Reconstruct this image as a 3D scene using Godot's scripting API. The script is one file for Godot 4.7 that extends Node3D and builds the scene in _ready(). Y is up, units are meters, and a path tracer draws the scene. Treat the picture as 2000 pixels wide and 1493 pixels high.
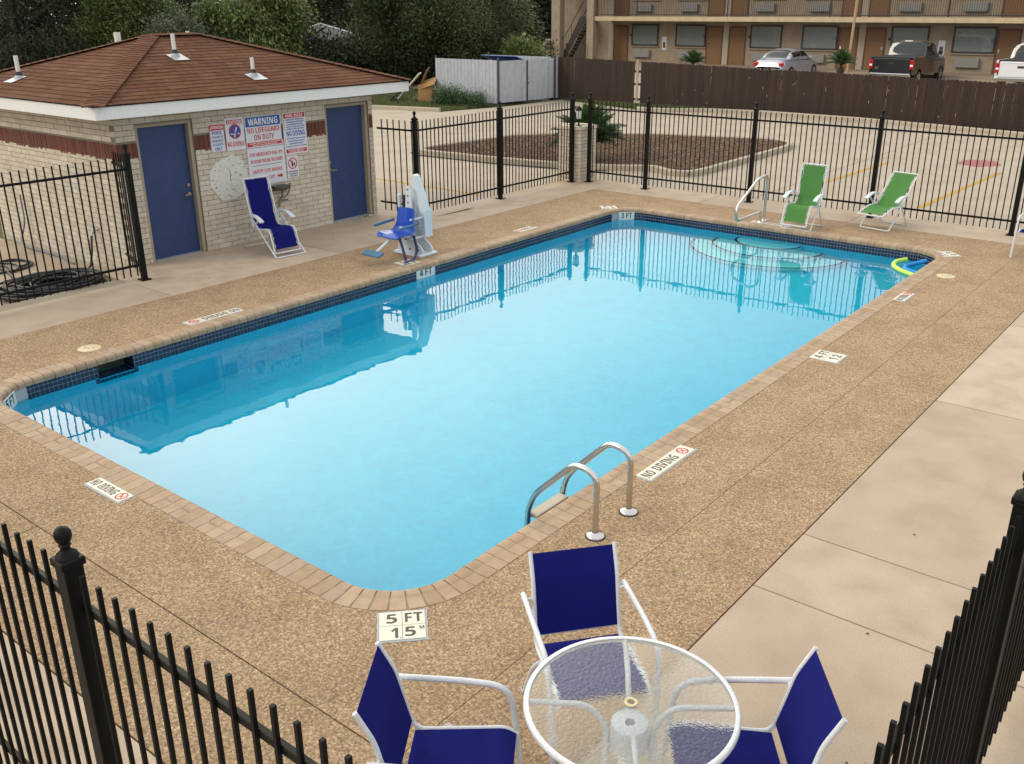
extends Node3D

const CAM := Vector3(0, 3.65, 0)
const DECK_L := -11.4
const DECK_R := -2.15
const DECK_F := -17.0
const DECK_N := -1.85
const PO := Rect2(-10.05, -15.93, 6.44, 12.59)   # outer edge of the coping: x, z, width, length
const WATER := -0.19
const LOT := -0.15

var M := {}
var counts := {}
var rng := RandomNumberGenerator.new()
var font: SystemFont


# ------------------------------------------------------------------ mesh builder
class MB:
	var v := PackedVector3Array()
	var n := PackedVector3Array()
	var c := PackedColorArray()
	var ix := PackedInt32Array()
	var tint := Color.WHITE
	var tinted := false

	func vert(p: Vector3, nn: Vector3) -> int:
		v.append(p)
		n.append(nn)
		c.append(tint)
		return v.size() - 1

	func tri_i(a: int, b: int, d: int) -> void:   # counter-clockwise seen from the front
		ix.append(a)
		ix.append(d)
		ix.append(b)

	func fan(p: Array, nn = null) -> void:        # flat convex polygon, counter-clockwise from the front
		var m: Vector3 = nn if nn != null else (p[1] - p[0]).cross(p[2] - p[0]).normalized()
		var s := v.size()
		for q in p:
			vert(q, m)
		for i in range(1, p.size() - 1):
			tri_i(s, s + i, s + i + 1)

	func box(at: Vector3, size: Vector3, b := Basis.IDENTITY, bev := 0.0) -> void:
		var h := size / 2.0
		if bev <= 0.0:
			for a in 3:
				var u := (a + 1) % 3
				var w := (a + 2) % 3
				for s in [-1.0, 1.0]:
					var p := []
					for k in [[-1, -1], [1, -1], [1, 1], [-1, 1]]:
						var q := Vector3.ZERO
						q[a] = s * h[a]
						q[u] = k[0] * h[u] * s
						q[w] = k[1] * h[w]
						p.append(at + b * q)
					fan(p)
			return
		var corner := func(sx: float, sy: float, sz: float, ax: int) -> Vector3:
			var q := Vector3(sx * (h.x - bev), sy * (h.y - bev), sz * (h.z - bev))
			q[ax] = [sx, sy, sz][ax] * h[ax]
			return at + b * q
		for a in 3:
			var u := (a + 1) % 3
			var w := (a + 2) % 3
			for s in [-1.0, 1.0]:
				var p := []
				for k in [[-1.0, -1.0], [1.0, -1.0], [1.0, 1.0], [-1.0, 1.0]]:
					var q := [0.0, 0.0, 0.0]
					q[a] = s
					q[u] = k[0] * s
					q[w] = k[1]
					p.append(corner.call(q[0], q[1], q[2], a))
				fan(p)
			for su in [-1.0, 1.0]:
				for sw in [-1.0, 1.0]:
					var p := []
					for k in [[-1.0, u], [1.0, u], [1.0, w], [-1.0, w]]:
						var q := [0.0, 0.0, 0.0]
						q[a] = k[0]
						q[u] = su
						q[w] = sw
						p.append(corner.call(q[0], q[1], q[2], k[1]))
					if su * sw > 0:
						p.reverse()
					fan(p)
		for sx in [-1.0, 1.0]:
			for sy in [-1.0, 1.0]:
				for sz in [-1.0, 1.0]:
					var p := [corner.call(sx, sy, sz, 0), corner.call(sx, sy, sz, 1), corner.call(sx, sy, sz, 2)]
					if sx * sy * sz < 0:
						p.reverse()
					fan(p)

	func tube(p: Array, r, sides := 8, closed := false, caps := true) -> void:
		var cnt := p.size()
		var up := Vector3.UP
		var rings := []
		for i in cnt:
			var t: Vector3
			if closed:
				t = p[(i + 1) % cnt] - p[(i - 1 + cnt) % cnt]
			else:
				t = p[mini(i + 1, cnt - 1)] - p[maxi(i - 1, 0)]
			t = t.normalized()
			if i == 0:
				up = Vector3.UP if absf(t.y) < 0.9 else Vector3.RIGHT
			up = (up - t * up.dot(t)).normalized()
			var side := t.cross(up)
			var rr: float = r[i] if r is Array else r
			var s := v.size()
			for k in sides:
				var a := TAU * k / sides
				var d := up * cos(a) + side * sin(a)
				vert(p[i] + d * rr, d)
			rings.append(s)
			if caps and not closed and (i == 0 or i == cnt - 1):
				var q := []
				for k in sides:
					var a := TAU * k / sides * (1.0 if i else -1.0)
					q.append(p[i] + (up * cos(a) + side * sin(a)) * rr)
				fan(q)
		for i in (cnt if closed else cnt - 1):
			var s0: int = rings[i]
			var s1: int = rings[(i + 1) % cnt]
			for k in sides:
				var k2 := (k + 1) % sides
				tri_i(s0 + k, s0 + k2, s1 + k2)
				tri_i(s0 + k, s1 + k2, s1 + k)

	func lathe(prof: Array, seg := 24, xf := Transform3D.IDENTITY, smooth := true) -> void:
		var nr := []
		for i in prof.size() - 1:
			var d: Vector2 = prof[i + 1] - prof[i]
			nr.append(Vector2(d.y, -d.x).normalized())
		for i in prof.size() - 1:
			var na: Vector2 = nr[i]
			var nb: Vector2 = nr[i]
			if smooth:
				if i > 0 and nr[i - 1].dot(nr[i]) > 0.6:
					na = (nr[i - 1] + nr[i]).normalized()
				if i < nr.size() - 1 and nr[i + 1].dot(nr[i]) > 0.6:
					nb = (nr[i + 1] + nr[i]).normalized()
			var s := v.size()
			for k in seg + 1:
				var a := TAU * k / seg
				var o := Vector3(cos(a), 0, -sin(a))
				vert(xf * (o * prof[i].x + Vector3.UP * prof[i].y), (xf.basis * (o * na.x + Vector3.UP * na.y)).normalized())
				vert(xf * (o * prof[i + 1].x + Vector3.UP * prof[i + 1].y), (xf.basis * (o * nb.x + Vector3.UP * nb.y)).normalized())
			for k in seg:
				var q := s + 2 * k
				tri_i(q, q + 2, q + 3)
				tri_i(q, q + 3, q + 1)

	func prism(poly: PackedVector2Array, y0: float, y1: float, xf := Transform3D.IDENTITY, sides := true, bottom := true) -> void:
		# poly lies in x, z of the frame; the solid reaches from y0 up to y1
		var p := poly
		var area := 0.0
		for i in p.size():
			area += p[i].cross(p[(i + 1) % p.size()])
		if area > 0:      # make it run so that its top, seen from above, is counter-clockwise
			p = p.duplicate()
			p.reverse()
		var t := Geometry2D.triangulate_polygon(p)
		for top in ([true, false] if bottom else [true]):
			var s := v.size()
			var nn := (xf.basis * (Vector3.UP if top else Vector3.DOWN)).normalized()
			for q in p:
				vert(xf * Vector3(q.x, y1 if top else y0, q.y), nn)
			for i in range(0, t.size(), 3):
				var a := p[t[i]]
				var flip := (p[t[i + 1]] - a).cross(p[t[i + 2]] - a) > 0
				if flip == top:
					tri_i(s + t[i], s + t[i + 2], s + t[i + 1])
				else:
					tri_i(s + t[i], s + t[i + 1], s + t[i + 2])
		if sides:
			for i in p.size():
				var a := p[i]
				var b := p[(i + 1) % p.size()]
				fan([xf * Vector3(a.x, y0, a.y), xf * Vector3(b.x, y0, b.y), xf * Vector3(b.x, y1, b.y), xf * Vector3(a.x, y1, a.y)])

	func grid(f: Callable, nu: int, nv: int, thick := 0.0) -> void:   # front is du x dv
		var pos := []
		for j in nv + 1:
			for i in nu + 1:
				pos.append(f.call(float(i) / nu, float(j) / nv))
		var nn := []
		for j in nv + 1:
			for i in nu + 1:
				var du: Vector3 = pos[j * (nu + 1) + mini(i + 1, nu)] - pos[j * (nu + 1) + maxi(i - 1, 0)]
				var dv: Vector3 = pos[mini(j + 1, nv) * (nu + 1) + i] - pos[maxi(j - 1, 0) * (nu + 1) + i]
				nn.append(du.cross(dv).normalized())
		for side in ([1.0, -1.0] if thick > 0.0 else [1.0]):
			var s := v.size()
			for k in pos.size():
				vert(pos[k] + nn[k] * thick * 0.5 * side, nn[k] * side)
			for j in nv:
				for i in nu:
					var a := s + j * (nu + 1) + i
					if side > 0:
						tri_i(a, a + 1, a + nu + 2)
						tri_i(a, a + nu + 2, a + nu + 1)
					else:
						tri_i(a, a + nu + 2, a + 1)
						tri_i(a, a + nu + 1, a + nu + 2)
		if thick > 0.0:
			var rim := []
			for i in nu:
				rim.append([i, i + 1])
				rim.append([nv * (nu + 1) + i + 1, nv * (nu + 1) + i])
			for j in nv:
				rim.append([(j + 1) * (nu + 1), j * (nu + 1)])
				rim.append([j * (nu + 1) + nu, (j + 1) * (nu + 1) + nu])
			for e in rim:
				var h := thick * 0.5
				fan([pos[e[0]] - nn[e[0]] * h, pos[e[1]] - nn[e[1]] * h, pos[e[1]] + nn[e[1]] * h, pos[e[0]] + nn[e[0]] * h])

	func sweep(path: Array, prof: Array, closed := false) -> void:   # prof: x to the right of travel, y up; along a level path
		var cnt := path.size()
		var rows := []
		for i in cnt:
			var a: Vector3 = path[(i - 1 + cnt) % cnt] if closed or i > 0 else path[i]
			var b: Vector3 = path[(i + 1) % cnt] if closed or i < cnt - 1 else path[i]
			var d0: Vector3 = (path[i] - a).normalized() if a != path[i] else (b - path[i]).normalized()
			var d1: Vector3 = (b - path[i]).normalized() if b != path[i] else d0
			var t := (d0 + d1).normalized()
			var right := t.cross(Vector3.UP).normalized() / maxf(0.4, t.dot(d0))
			var row := []
			for q in prof:
				row.append(path[i] + right * q.x + Vector3.UP * q.y)
			rows.append(row)
		for i in (cnt if closed else cnt - 1):
			var r0: Array = rows[i]
			var r1: Array = rows[(i + 1) % cnt]
			for k in prof.size() - 1:
				fan([r0[k], r0[k + 1], r1[k + 1], r1[k]])
		if not closed:
			var e0: Array = rows[0].duplicate()
			e0.reverse()
			fan(e0)
			fan(rows[cnt - 1])

	func mesh() -> ArrayMesh:
		var a := []
		a.resize(Mesh.ARRAY_MAX)
		a[Mesh.ARRAY_VERTEX] = v
		a[Mesh.ARRAY_NORMAL] = n
		if tinted:
			a[Mesh.ARRAY_COLOR] = c
		a[Mesh.ARRAY_INDEX] = ix
		var m := ArrayMesh.new()
		m.add_surface_from_arrays(Mesh.PRIMITIVE_TRIANGLES, a)
		return m


# ------------------------------------------------------------------ objects
func numbered(called: String, parent: Node) -> String:
	var key := str(parent.get_instance_id()) + called
	var k: int = counts.get(key, 0)
	counts[key] = k + 1
	return called if k == 0 else "%s_%03d" % [called, k]


func put(called: String, shape, m: Material, parent: Node3D = self, at = null) -> MeshInstance3D:
	var o := MeshInstance3D.new()
	o.mesh = shape.mesh() if shape is MB else shape
	o.material_override = m
	o.name = numbered(called, parent)
	parent.add_child(o, true)
	if at is Transform3D:
		o.transform = at
	elif at is Vector3:
		o.position = at
	return o


func tag(o: Node3D, label: String, category: String, group := "") -> Node3D:
	o.set_meta("label", label)
	o.set_meta("category", category)
	if group:
		o.set_meta("group", group)
	return o


func thing(called: String, label: String, category: String, at := Vector3.ZERO, turn := 0.0, group := "") -> Node3D:
	var o := Node3D.new()
	o.name = numbered(called, self)
	add_child(o, true)
	o.position = at
	o.rotation.y = turn
	return tag(o, label, category, group)


func structure(called: String, shape, m: Material) -> Node3D:
	var o: Node3D
	if shape == null:
		o = Node3D.new()
		o.name = numbered(called, self)
		add_child(o, true)
	else:
		o = put(called, shape, m)
	o.set_meta("kind", "structure")
	return o


func copy_of(o: Node3D, label: String, at: Vector3, turn: float) -> Node3D:
	var r: Node3D = o.duplicate()
	r.name = numbered(str(o.name), self)
	add_child(r, true)
	r.position = at
	r.rotation.y = turn
	r.set_meta("label", label)
	return r


func stuff(o: Node3D) -> Node3D:
	o.set_meta("kind", "stuff")
	return o


func many(called: String, shape, m: Material, places: Array, tints: Array, parent: Node3D) -> MultiMeshInstance3D:
	var mm := MultiMesh.new()
	mm.transform_format = MultiMesh.TRANSFORM_3D
	mm.use_colors = tints.size() > 0
	mm.mesh = shape.mesh() if shape is MB else shape
	mm.instance_count = places.size()
	for i in places.size():
		mm.set_instance_transform(i, places[i])
		if tints.size():
			mm.set_instance_color(i, tints[i])
	var o := MultiMeshInstance3D.new()
	o.multimesh = mm
	o.material_override = m
	o.name = numbered(called, parent)
	parent.add_child(o, true)
	return o


func words(parent: Node3D, s: String, at: Vector3, w: float, h: float, m: Material, b := Basis.IDENTITY, bold := true) -> void:
	# raised print fitted to a box w by h, centred on a point, facing the frame's z
	var t := TextMesh.new()
	var f := SystemFont.new()
	f.font_names = PackedStringArray(["Droid Sans"])
	f.font_weight = 700 if bold else 400
	t.font = f
	t.text = s
	t.font_size = 48
	t.pixel_size = 0.01
	t.depth = 0.05
	t.curve_step = 2.0
	var bb := t.get_aabb()
	var k := Vector3(w / maxf(bb.size.x, 0.01), h / maxf(bb.size.y, 0.01), 0.03)
	var c := bb.get_center()
	var bs := b * Basis.from_scale(k)
	put("lettering", t, m, parent, Transform3D(bs, at - bs * Vector3(c.x, c.y, 0)))


func ring_poly(r: Rect2, rad: float, seg := 10) -> PackedVector2Array:
	var p := PackedVector2Array()
	var cs := [Vector2(r.end.x - rad, r.end.y - rad), Vector2(r.position.x + rad, r.end.y - rad), Vector2(r.position.x + rad, r.position.y + rad), Vector2(r.end.x - rad, r.position.y + rad)]
	for k in 4:
		for i in seg + 1:
			var a := (k + float(i) / seg) * PI / 2.0
			p.append(cs[k] + Vector2(cos(a), sin(a)) * rad)
	return p


func rect(x0: float, z0: float, x1: float, z1: float) -> PackedVector2Array:
	return PackedVector2Array([Vector2(x0, z0), Vector2(x1, z0), Vector2(x1, z1), Vector2(x0, z1)])


func poly(a: Array) -> PackedVector2Array:
	var p := PackedVector2Array()
	for q in a:
		p.append(Vector2(q[0], q[1]))
	return p


func arc(points: Array, r := 0.1, steps := 5) -> Array:   # a polyline with its inner corners rounded
	var out := [points[0]]
	for i in range(1, points.size() - 1):
		var a: Vector3 = points[i - 1]
		var b: Vector3 = points[i]
		var c: Vector3 = points[i + 1]
		var k := minf(r, minf(a.distance_to(b), b.distance_to(c)) * 0.48)
		var p := b + (a - b).normalized() * k
		var q := b + (c - b).normalized() * k
		for j in steps + 1:
			var t := float(j) / steps
			out.append(p.lerp(b, t).lerp(b.lerp(q, t), t))
	out.append(points[-1])
	return out


func turned(a: float) -> Basis:
	return Basis(Vector3.UP, a)


# ------------------------------------------------------------------ materials
func lin(r: float, g: float, b: float) -> Color:
	return Color(r, g, b).linear_to_srgb()


func noise(seed_: int, freq: float, lo: Color, hi: Color, size := 512, oct := 5, kind := FastNoiseLite.TYPE_SIMPLEX_SMOOTH, mid = null) -> NoiseTexture2D:
	var f := FastNoiseLite.new()
	f.seed = seed_
	f.frequency = freq
	f.noise_type = kind
	f.fractal_octaves = oct
	var t := NoiseTexture2D.new()
	t.width = size
	t.height = size
	t.seamless = true
	t.noise = f
	var g := Gradient.new()
	g.offsets = PackedFloat32Array([0.0, 1.0]) if mid == null else PackedFloat32Array([0.0, 0.5, 1.0])
	g.colors = PackedColorArray([lo, hi]) if mid == null else PackedColorArray([lo, mid, hi])
	t.color_ramp = g
	return t


func grey(a: float) -> Color:
	return Color(a, a, a)


func mat(key: String, col: Color, rough := 0.7, o := {}) -> StandardMaterial3D:
	var m := StandardMaterial3D.new()
	m.resource_name = key
	m.albedo_color = col
	m.roughness = rough
	m.metallic = o.get("metal", 0.0)
	m.metallic_specular = o.get("spec", 0.5)
	if o.has("tex") or o.has("bump"):
		m.uv1_triplanar = true
		m.uv1_world_triplanar = o.get("world", true)
		m.uv1_scale = Vector3.ONE / float(o.get("size", 1.0))
		m.uv1_triplanar_sharpness = 4.0
	if o.has("tex"):
		m.albedo_texture = o.tex
	if o.has("bump"):
		m.heightmap_enabled = true
		m.heightmap_texture = o.bump
		m.heightmap_scale = o.get("relief", 0.2)
	if o.has("stain"):
		m.detail_enabled = true
		m.detail_blend_mode = BaseMaterial3D.BLEND_MODE_MUL
		m.detail_albedo = o.stain
		m.detail_uv_layer = BaseMaterial3D.DETAIL_UV_2
		m.uv2_triplanar = true
		m.uv2_world_triplanar = o.get("world", true)
		m.uv2_scale = Vector3.ONE / float(o.get("stain_size", 5.0))
	if o.has("coat"):
		m.clearcoat_enabled = true
		m.clearcoat = o.coat
		m.clearcoat_roughness = 0.08
	if o.has("backlight"):
		m.backlight_enabled = true
		m.backlight = o.backlight
	if o.get("vertex", false):
		m.vertex_color_use_as_albedo = true
	M[key] = m
	return m


func pebbles(size: int, cells: int, seed_: int, palette: Array) -> Array:   # [colour, height] of tightly packed round stones, tiling
	var r := RandomNumberGenerator.new()
	r.seed = seed_
	var px := PackedFloat32Array()
	var py := PackedFloat32Array()
	var cr := PackedByteArray()
	var w := float(size) / cells
	for i in cells * cells:
		px.append((i % cells + r.randf_range(0.1, 0.9)) * w)
		py.append((i / cells + r.randf_range(0.1, 0.9)) * w)
		var c: Color = palette[r.randi() % palette.size()]
		var k := r.randf_range(0.82, 1.15)
		cr.append(clampi(int(c.r * k * 255), 0, 255))
		cr.append(clampi(int(c.g * k * 255), 0, 255))
		cr.append(clampi(int(c.b * k * 255), 0, 255))
	var col := PackedByteArray()
	var hgt := PackedByteArray()
	col.resize(size * size * 3)
	hgt.resize(size * size)
	for y in size:
		var cy := int(y / w)
		for x in size:
			var cx := int(x / w)
			var d1 := 1e9
			var d2 := 1e9
			var who := 0
			for j in range(cy - 1, cy + 2):
				var jj := posmod(j, cells)
				var oy := (j - jj) * w
				for i in range(cx - 1, cx + 2):
					var ii := posmod(i, cells)
					var k := jj * cells + ii
					var dx := px[k] + (i - ii) * w - x
					var dy := py[k] + oy - y
					var d := dx * dx + dy * dy
					if d < d1:
						d2 = d1
						d1 = d
						who = k
					elif d < d2:
						d2 = d
			var e := clampf((sqrt(d2) - sqrt(d1)) / w * 2.2, 0.0, 1.0)
			var at := y * size + x
			hgt[at] = int(255 * sqrt(e))
			col[at * 3] = cr[who * 3]
			col[at * 3 + 1] = cr[who * 3 + 1]
			col[at * 3 + 2] = cr[who * 3 + 2]
	return [ImageTexture.create_from_image(Image.create_from_data(size, size, false, Image.FORMAT_RGB8, col)), ImageTexture.create_from_image(Image.create_from_data(size, size, false, Image.FORMAT_L8, hgt))]


const SUN_FROM := Vector3(-0.48, 0.55, 0.68)
const SKY_BASE := 1.15
const SKY_GLOW := 4.0

func _ready() -> void:
	rng.seed = 20
	var cam := Camera3D.new()
	cam.name = "camera"
	cam.position = CAM
	cam.rotation = Vector3(-0.378168, 0.678041, -0.004659)
	cam.fov = 44.02
	cam.near = 0.05
	cam.far = 800.0
	add_child(cam)
	cam.current = true
	var env := Environment.new()
	env.background_mode = Environment.BG_SKY
	env.sky = Sky.new()
	env.sky.sky_material = overcast()
	env.tonemap_mode = Environment.TONE_MAPPER_LINEAR
	env.tonemap_exposure = 1.0
	env.sdfgi_enabled = true
	env.ssao_enabled = true
	env.ssil_enabled = true
	var we := WorldEnvironment.new()
	we.name = "environment"
	we.environment = env
	add_child(we)
	var sun := DirectionalLight3D.new()
	sun.name = "sun"
	sun.light_energy = 0.45
	sun.light_angular_distance = 22.0
	sun.light_color = Color(1.0, 0.95, 0.86)
	sun.shadow_enabled = true
	sun.sky_mode = DirectionalLight3D.SKY_MODE_LIGHT_ONLY
	add_child(sun)
	sun.look_at_from_position(SUN_FROM.normalized() * 50.0, Vector3.ZERO)
	make_materials()
	build_ground()
	build_pool()
	build_house()
	build_motel()
	build_lot_things()
	build_trees()
	build_fences()
	build_island()
	build_markers()
	build_rails()
	build_furniture()


func make_materials() -> void:
	var pal := [lin(0.41, 0.285, 0.17), lin(0.35, 0.232, 0.132), lin(0.33, 0.225, 0.14), lin(0.45, 0.325, 0.205), lin(0.295, 0.195, 0.122), lin(0.345, 0.255, 0.175), lin(0.385, 0.25, 0.14), lin(0.50, 0.38, 0.26), lin(0.37, 0.255, 0.152), lin(0.24, 0.165, 0.108)]
	pal = pal.map(func(c): return c.lerp(lin(0.36, 0.252, 0.155), 0.3))
	var pb := pebbles(1024, 230, 5, pal)
	var blotch := noise(11, 0.012, grey(0.86), Color.WHITE, 512, 4)
	var blotch2 := noise(12, 0.012, Color(0.90, 0.892, 0.875), Color.WHITE, 512, 6, FastNoiseLite.TYPE_SIMPLEX_SMOOTH, Color(0.965, 0.962, 0.955))
	var fine := noise(13, 0.09, grey(0.84), Color.WHITE, 512, 4)
	var grit := noise(14, 0.25, grey(0.55), Color.WHITE, 512, 3)
	var wave := noise(15, 0.02, Color.BLACK, Color.WHITE, 512, 3)
	var speck := noise(16, 0.13, grey(0.86), Color.WHITE, 512, 4, FastNoiseLite.TYPE_SIMPLEX_SMOOTH, grey(0.96))
	mat("aggregate", Color.WHITE, 0.85, {"spec": 0.25, "tex": pb[0], "bump": pb[1], "relief": 0.2, "size": 2.6, "stain": blotch2, "stain_size": 4.3})
	for k in 4:
		var a: float = [1.0, 0.93, 1.05, 0.96][k]
		mat("concrete%d" % k, lin(0.52 * a, 0.415 * a, 0.315 * a), 0.85, {"spec": 0.3, "tex": speck, "bump": grit, "relief": 0.05, "size": 0.9, "stain": blotch2, "stain_size": [3.1, 4.4, 2.7, 5.2][k]})
	mat("concrete_grey", lin(0.36, 0.31, 0.24), 0.9, {"tex": fine, "bump": grit, "relief": 0.08, "size": 0.8, "stain": blotch2, "stain_size": 1.7})
	mat("lot", lin(0.44, 0.365, 0.285), 0.85, {"tex": speck, "bump": grit, "relief": 0.06, "size": 1.4, "stain": blotch2, "stain_size": 7.5})
	mat("kerb", lin(0.50, 0.43, 0.33), 0.85, {"tex": fine, "bump": grit, "relief": 0.15, "size": 0.7, "stain": blotch2, "stain_size": 2.3})
	mat("earth", lin(0.17, 0.13, 0.075), 0.95, {"tex": grit, "bump": grit, "relief": 2.0, "size": 2.0, "stain": blotch2, "stain_size": 5.0})
	mat("turf", lin(0.15, 0.15, 0.055), 0.95, {"tex": grit, "bump": grit, "relief": 2.0, "size": 1.5, "stain": noise(21, 0.03, Color(0.75, 0.8, 0.55), Color(1.0, 0.95, 0.85)), "stain_size": 6.0})
	mat("mulch", lin(0.20, 0.105, 0.06), 0.95, {"tex": noise(22, 0.12, grey(0.35), Color.WHITE, 512, 4, FastNoiseLite.TYPE_CELLULAR), "bump": grit, "relief": 2.5, "size": 1.6, "stain": noise(23, 0.02, Color(0.6, 0.62, 0.5), Color.WHITE), "stain_size": 5.0})
	mat("tar", lin(0.03, 0.026, 0.022), 0.9, {"tex": fine, "size": 1.0})
	mat("yellow_paint", lin(0.80, 0.47, 0.05), 0.8, {"tex": grit, "size": 0.6, "stain": blotch, "stain_size": 0.9})
	mat("red_paint", lin(0.62, 0.20, 0.20), 0.85, {"tex": grit, "size": 0.6, "stain": blotch, "stain_size": 0.9})
	mat("plaster", lin(0.042, 0.64, 0.87), 0.8, {"tex": noise(24, 0.05, grey(0.93), Color.WHITE, 512, 5), "size": 2.2, "stain": noise(25, 0.02, Color(0.9, 0.94, 0.96), Color.WHITE), "stain_size": 3.7})
	mat("step_plaster", lin(0.42, 0.80, 0.88), 0.8, {"tex": fine, "size": 1.7})
	var w := mat("water", Color(lin(0.32, 0.95, 0.98), 0.0), 0.0)
	w.albedo_color.a = 0.0
	w.refraction_enabled = true
	w.refraction_scale = 0.033
	w.normal_enabled = true
	w.uv1_triplanar = true
	w.uv1_world_triplanar = true
	w.uv1_scale = Vector3.ONE / 3.1
	w.normal_scale = 0.017
	var wn := noise(26, 0.011, Color.BLACK, Color.WHITE, 512, 3)
	wn.as_normal_map = true
	wn.bump_strength = 6.0
	wn.color_ramp = null
	w.normal_texture = wn
	for k in 4:
		var c: Array = [[0.47, 0.325, 0.205], [0.42, 0.285, 0.175], [0.50, 0.36, 0.235], [0.44, 0.315, 0.215]][k]
		mat("coping%d" % k, lin(c[0], c[1], c[2]), 0.7, {"tex": fine, "bump": grit, "relief": 0.04, "size": 0.35, "stain": blotch2, "stain_size": 0.8})
	mat("coping_mortar", lin(0.46, 0.33, 0.20), 0.9, {"tex": grit, "size": 0.3})
	mat("grout", lin(0.42, 0.46, 0.47), 0.8, {"tex": fine, "size": 0.5})
	mat("navy_tile", Color.WHITE, 0.15, {"vertex": true, "coat": 0.4})
	mat("cream_tile", lin(0.76, 0.70, 0.58), 0.4, {"tex": fine, "size": 0.25})
	mat("tread", lin(0.50, 0.44, 0.34), 0.7, {"tex": fine, "size": 0.25})
	mat("white_tile", lin(0.72, 0.78, 0.76), 0.3, {"tex": fine, "size": 0.25})
	mat("print_dark", lin(0.05, 0.045, 0.04), 0.6)
	mat("print_red", lin(0.50, 0.014, 0.014), 0.6)
	mat("print_blue", lin(0.010, 0.075, 0.34), 0.6)
	mat("print_white", lin(0.80, 0.80, 0.80), 0.6)
	mat("sign_white", lin(0.76, 0.77, 0.82), 0.45, {"tex": fine, "size": 0.5})
	for k in 5:
		var c: Array = [[0.74, 0.65, 0.525], [0.70, 0.605, 0.48], [0.77, 0.69, 0.575], [0.69, 0.61, 0.50], [0.74, 0.63, 0.495]][k]
		mat("brick%d" % k, lin(c[0], c[1], c[2]), 0.8, {"tex": fine, "bump": grit, "relief": 0.05, "size": 0.4, "stain": blotch2, "stain_size": 1.9})
	for k in 3:
		var c: Array = [[0.165, 0.052, 0.034], [0.14, 0.045, 0.032], [0.185, 0.062, 0.038]][k]
		mat("red_brick%d" % k, lin(c[0], c[1], c[2]), 0.8, {"tex": fine, "bump": grit, "relief": 0.05, "size": 0.4})
	mat("brick_mix", Color.WHITE, 0.8, {"tex": fine, "bump": grit, "relief": 0.05, "size": 0.4, "stain": blotch2, "stain_size": 1.9, "vertex": true})
	mat("mortar", lin(0.36, 0.31, 0.235), 0.9, {"tex": grit, "size": 0.3})
	mat("blue_door", lin(0.026, 0.058, 0.185), 0.5, {"tex": fine, "size": 0.7, "stain": blotch2, "stain_size": 1.3})
	mat("door_frame", lin(0.43, 0.355, 0.25), 0.6, {"tex": fine, "size": 0.5})
	mat("fascia", lin(0.84, 0.83, 0.79), 0.6, {"tex": speck, "size": 1.9})
	for k in 4:
		var c: Array = [[0.245, 0.118, 0.074], [0.215, 0.105, 0.068], [0.275, 0.135, 0.085], [0.23, 0.105, 0.064]][k]
		mat("shingle%d" % k, lin(c[0], c[1], c[2]), 0.95, {"spec": 0.15, "tex": grit, "bump": grit, "relief": 0.12, "size": 0.4, "stain": blotch2, "stain_size": 1.1})
	mat("shingle_mix", Color.WHITE, 0.95, {"spec": 0.15, "tex": grit, "bump": grit, "relief": 0.12, "size": 0.4, "stain": blotch2, "stain_size": 1.1, "vertex": true})
	mat("roof_felt", lin(0.05, 0.03, 0.024), 0.95)
	mat("pvc", lin(0.70, 0.67, 0.60), 0.5)
	mat("rubber", lin(0.02, 0.02, 0.022), 0.7)
	mat("lead", lin(0.42, 0.44, 0.47), 0.5, {"tex": fine, "size": 0.2, "metal": 0.3})
	mat("black_iron", lin(0.0075, 0.007, 0.0062), 0.5, {"spec": 0.28, "tex": fine, "bump": grit, "relief": 0.02, "size": 0.3})
	mat("steel", lin(0.62, 0.60, 0.57), 0.22, {"metal": 1.0})
	mat("brass", lin(0.42, 0.33, 0.2), 0.4, {"metal": 1.0})
	mat("white_metal", lin(0.74, 0.75, 0.78), 0.35, {"tex": fine, "size": 0.6})
	mat("white_plastic", lin(0.72, 0.78, 0.82), 0.45, {"tex": fine, "size": 0.5})
	var weave := noise(31, 0.32, grey(0.72), Color.WHITE, 512, 2)
	mat("blue_sling", lin(0.013, 0.016, 0.19), 0.9, {"spec": 0.2, "tex": weave, "bump": weave, "relief": 0.04, "size": 0.35, "stain": blotch2, "stain_size": 0.9})
	mat("green_sling", lin(0.085, 0.29, 0.05), 0.75, {"tex": weave, "bump": weave, "relief": 0.04, "size": 0.35, "backlight": Color(0.35, 0.45, 0.2)})
	var g := mat("glass", Color(lin(0.94, 0.97, 0.96), 0.0), 0.04)
	g.albedo_color.a = 0.0
	g.refraction_enabled = true
	g.refraction_scale = 0.04
	g.normal_enabled = true
	g.normal_scale = 0.13
	g.uv1_triplanar = true
	g.uv1_world_triplanar = true
	g.uv1_scale = Vector3.ONE / 0.5
	var gn := noise(32, 0.035, Color.BLACK, Color.WHITE, 512, 2)
	gn.as_normal_map = true
	gn.bump_strength = 8.0
	gn.color_ramp = null
	g.normal_texture = gn
	mat("seat_blue", lin(0.004, 0.06, 0.42), 0.3, {"coat": 0.4})
	mat("teal_blue", lin(0.03, 0.13, 0.23), 0.5)
	mat("strap", lin(0.04, 0.05, 0.13), 0.8)
	mat("lid_yellow", lin(0.66, 0.56, 0.33), 0.5, {"tex": fine, "size": 0.3})
	mat("noodle_green", lin(0.52, 0.78, 0.12), 0.7)
	mat("noodle_blue", lin(0.01, 0.22, 0.58), 0.7)
	mat("hose_black", lin(0.015, 0.016, 0.018), 0.45)
	mat("hose_grey", lin(0.12, 0.16, 0.18), 0.5)
	mat("wood_dark", lin(0.064, 0.036, 0.026), 0.9, {"tex": noise(33, 0.05, grey(0.6), Color.WHITE, 512, 5), "bump": grit, "relief": 0.1, "size": 1.2, "stain": blotch2, "stain_size": 1.7})
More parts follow.
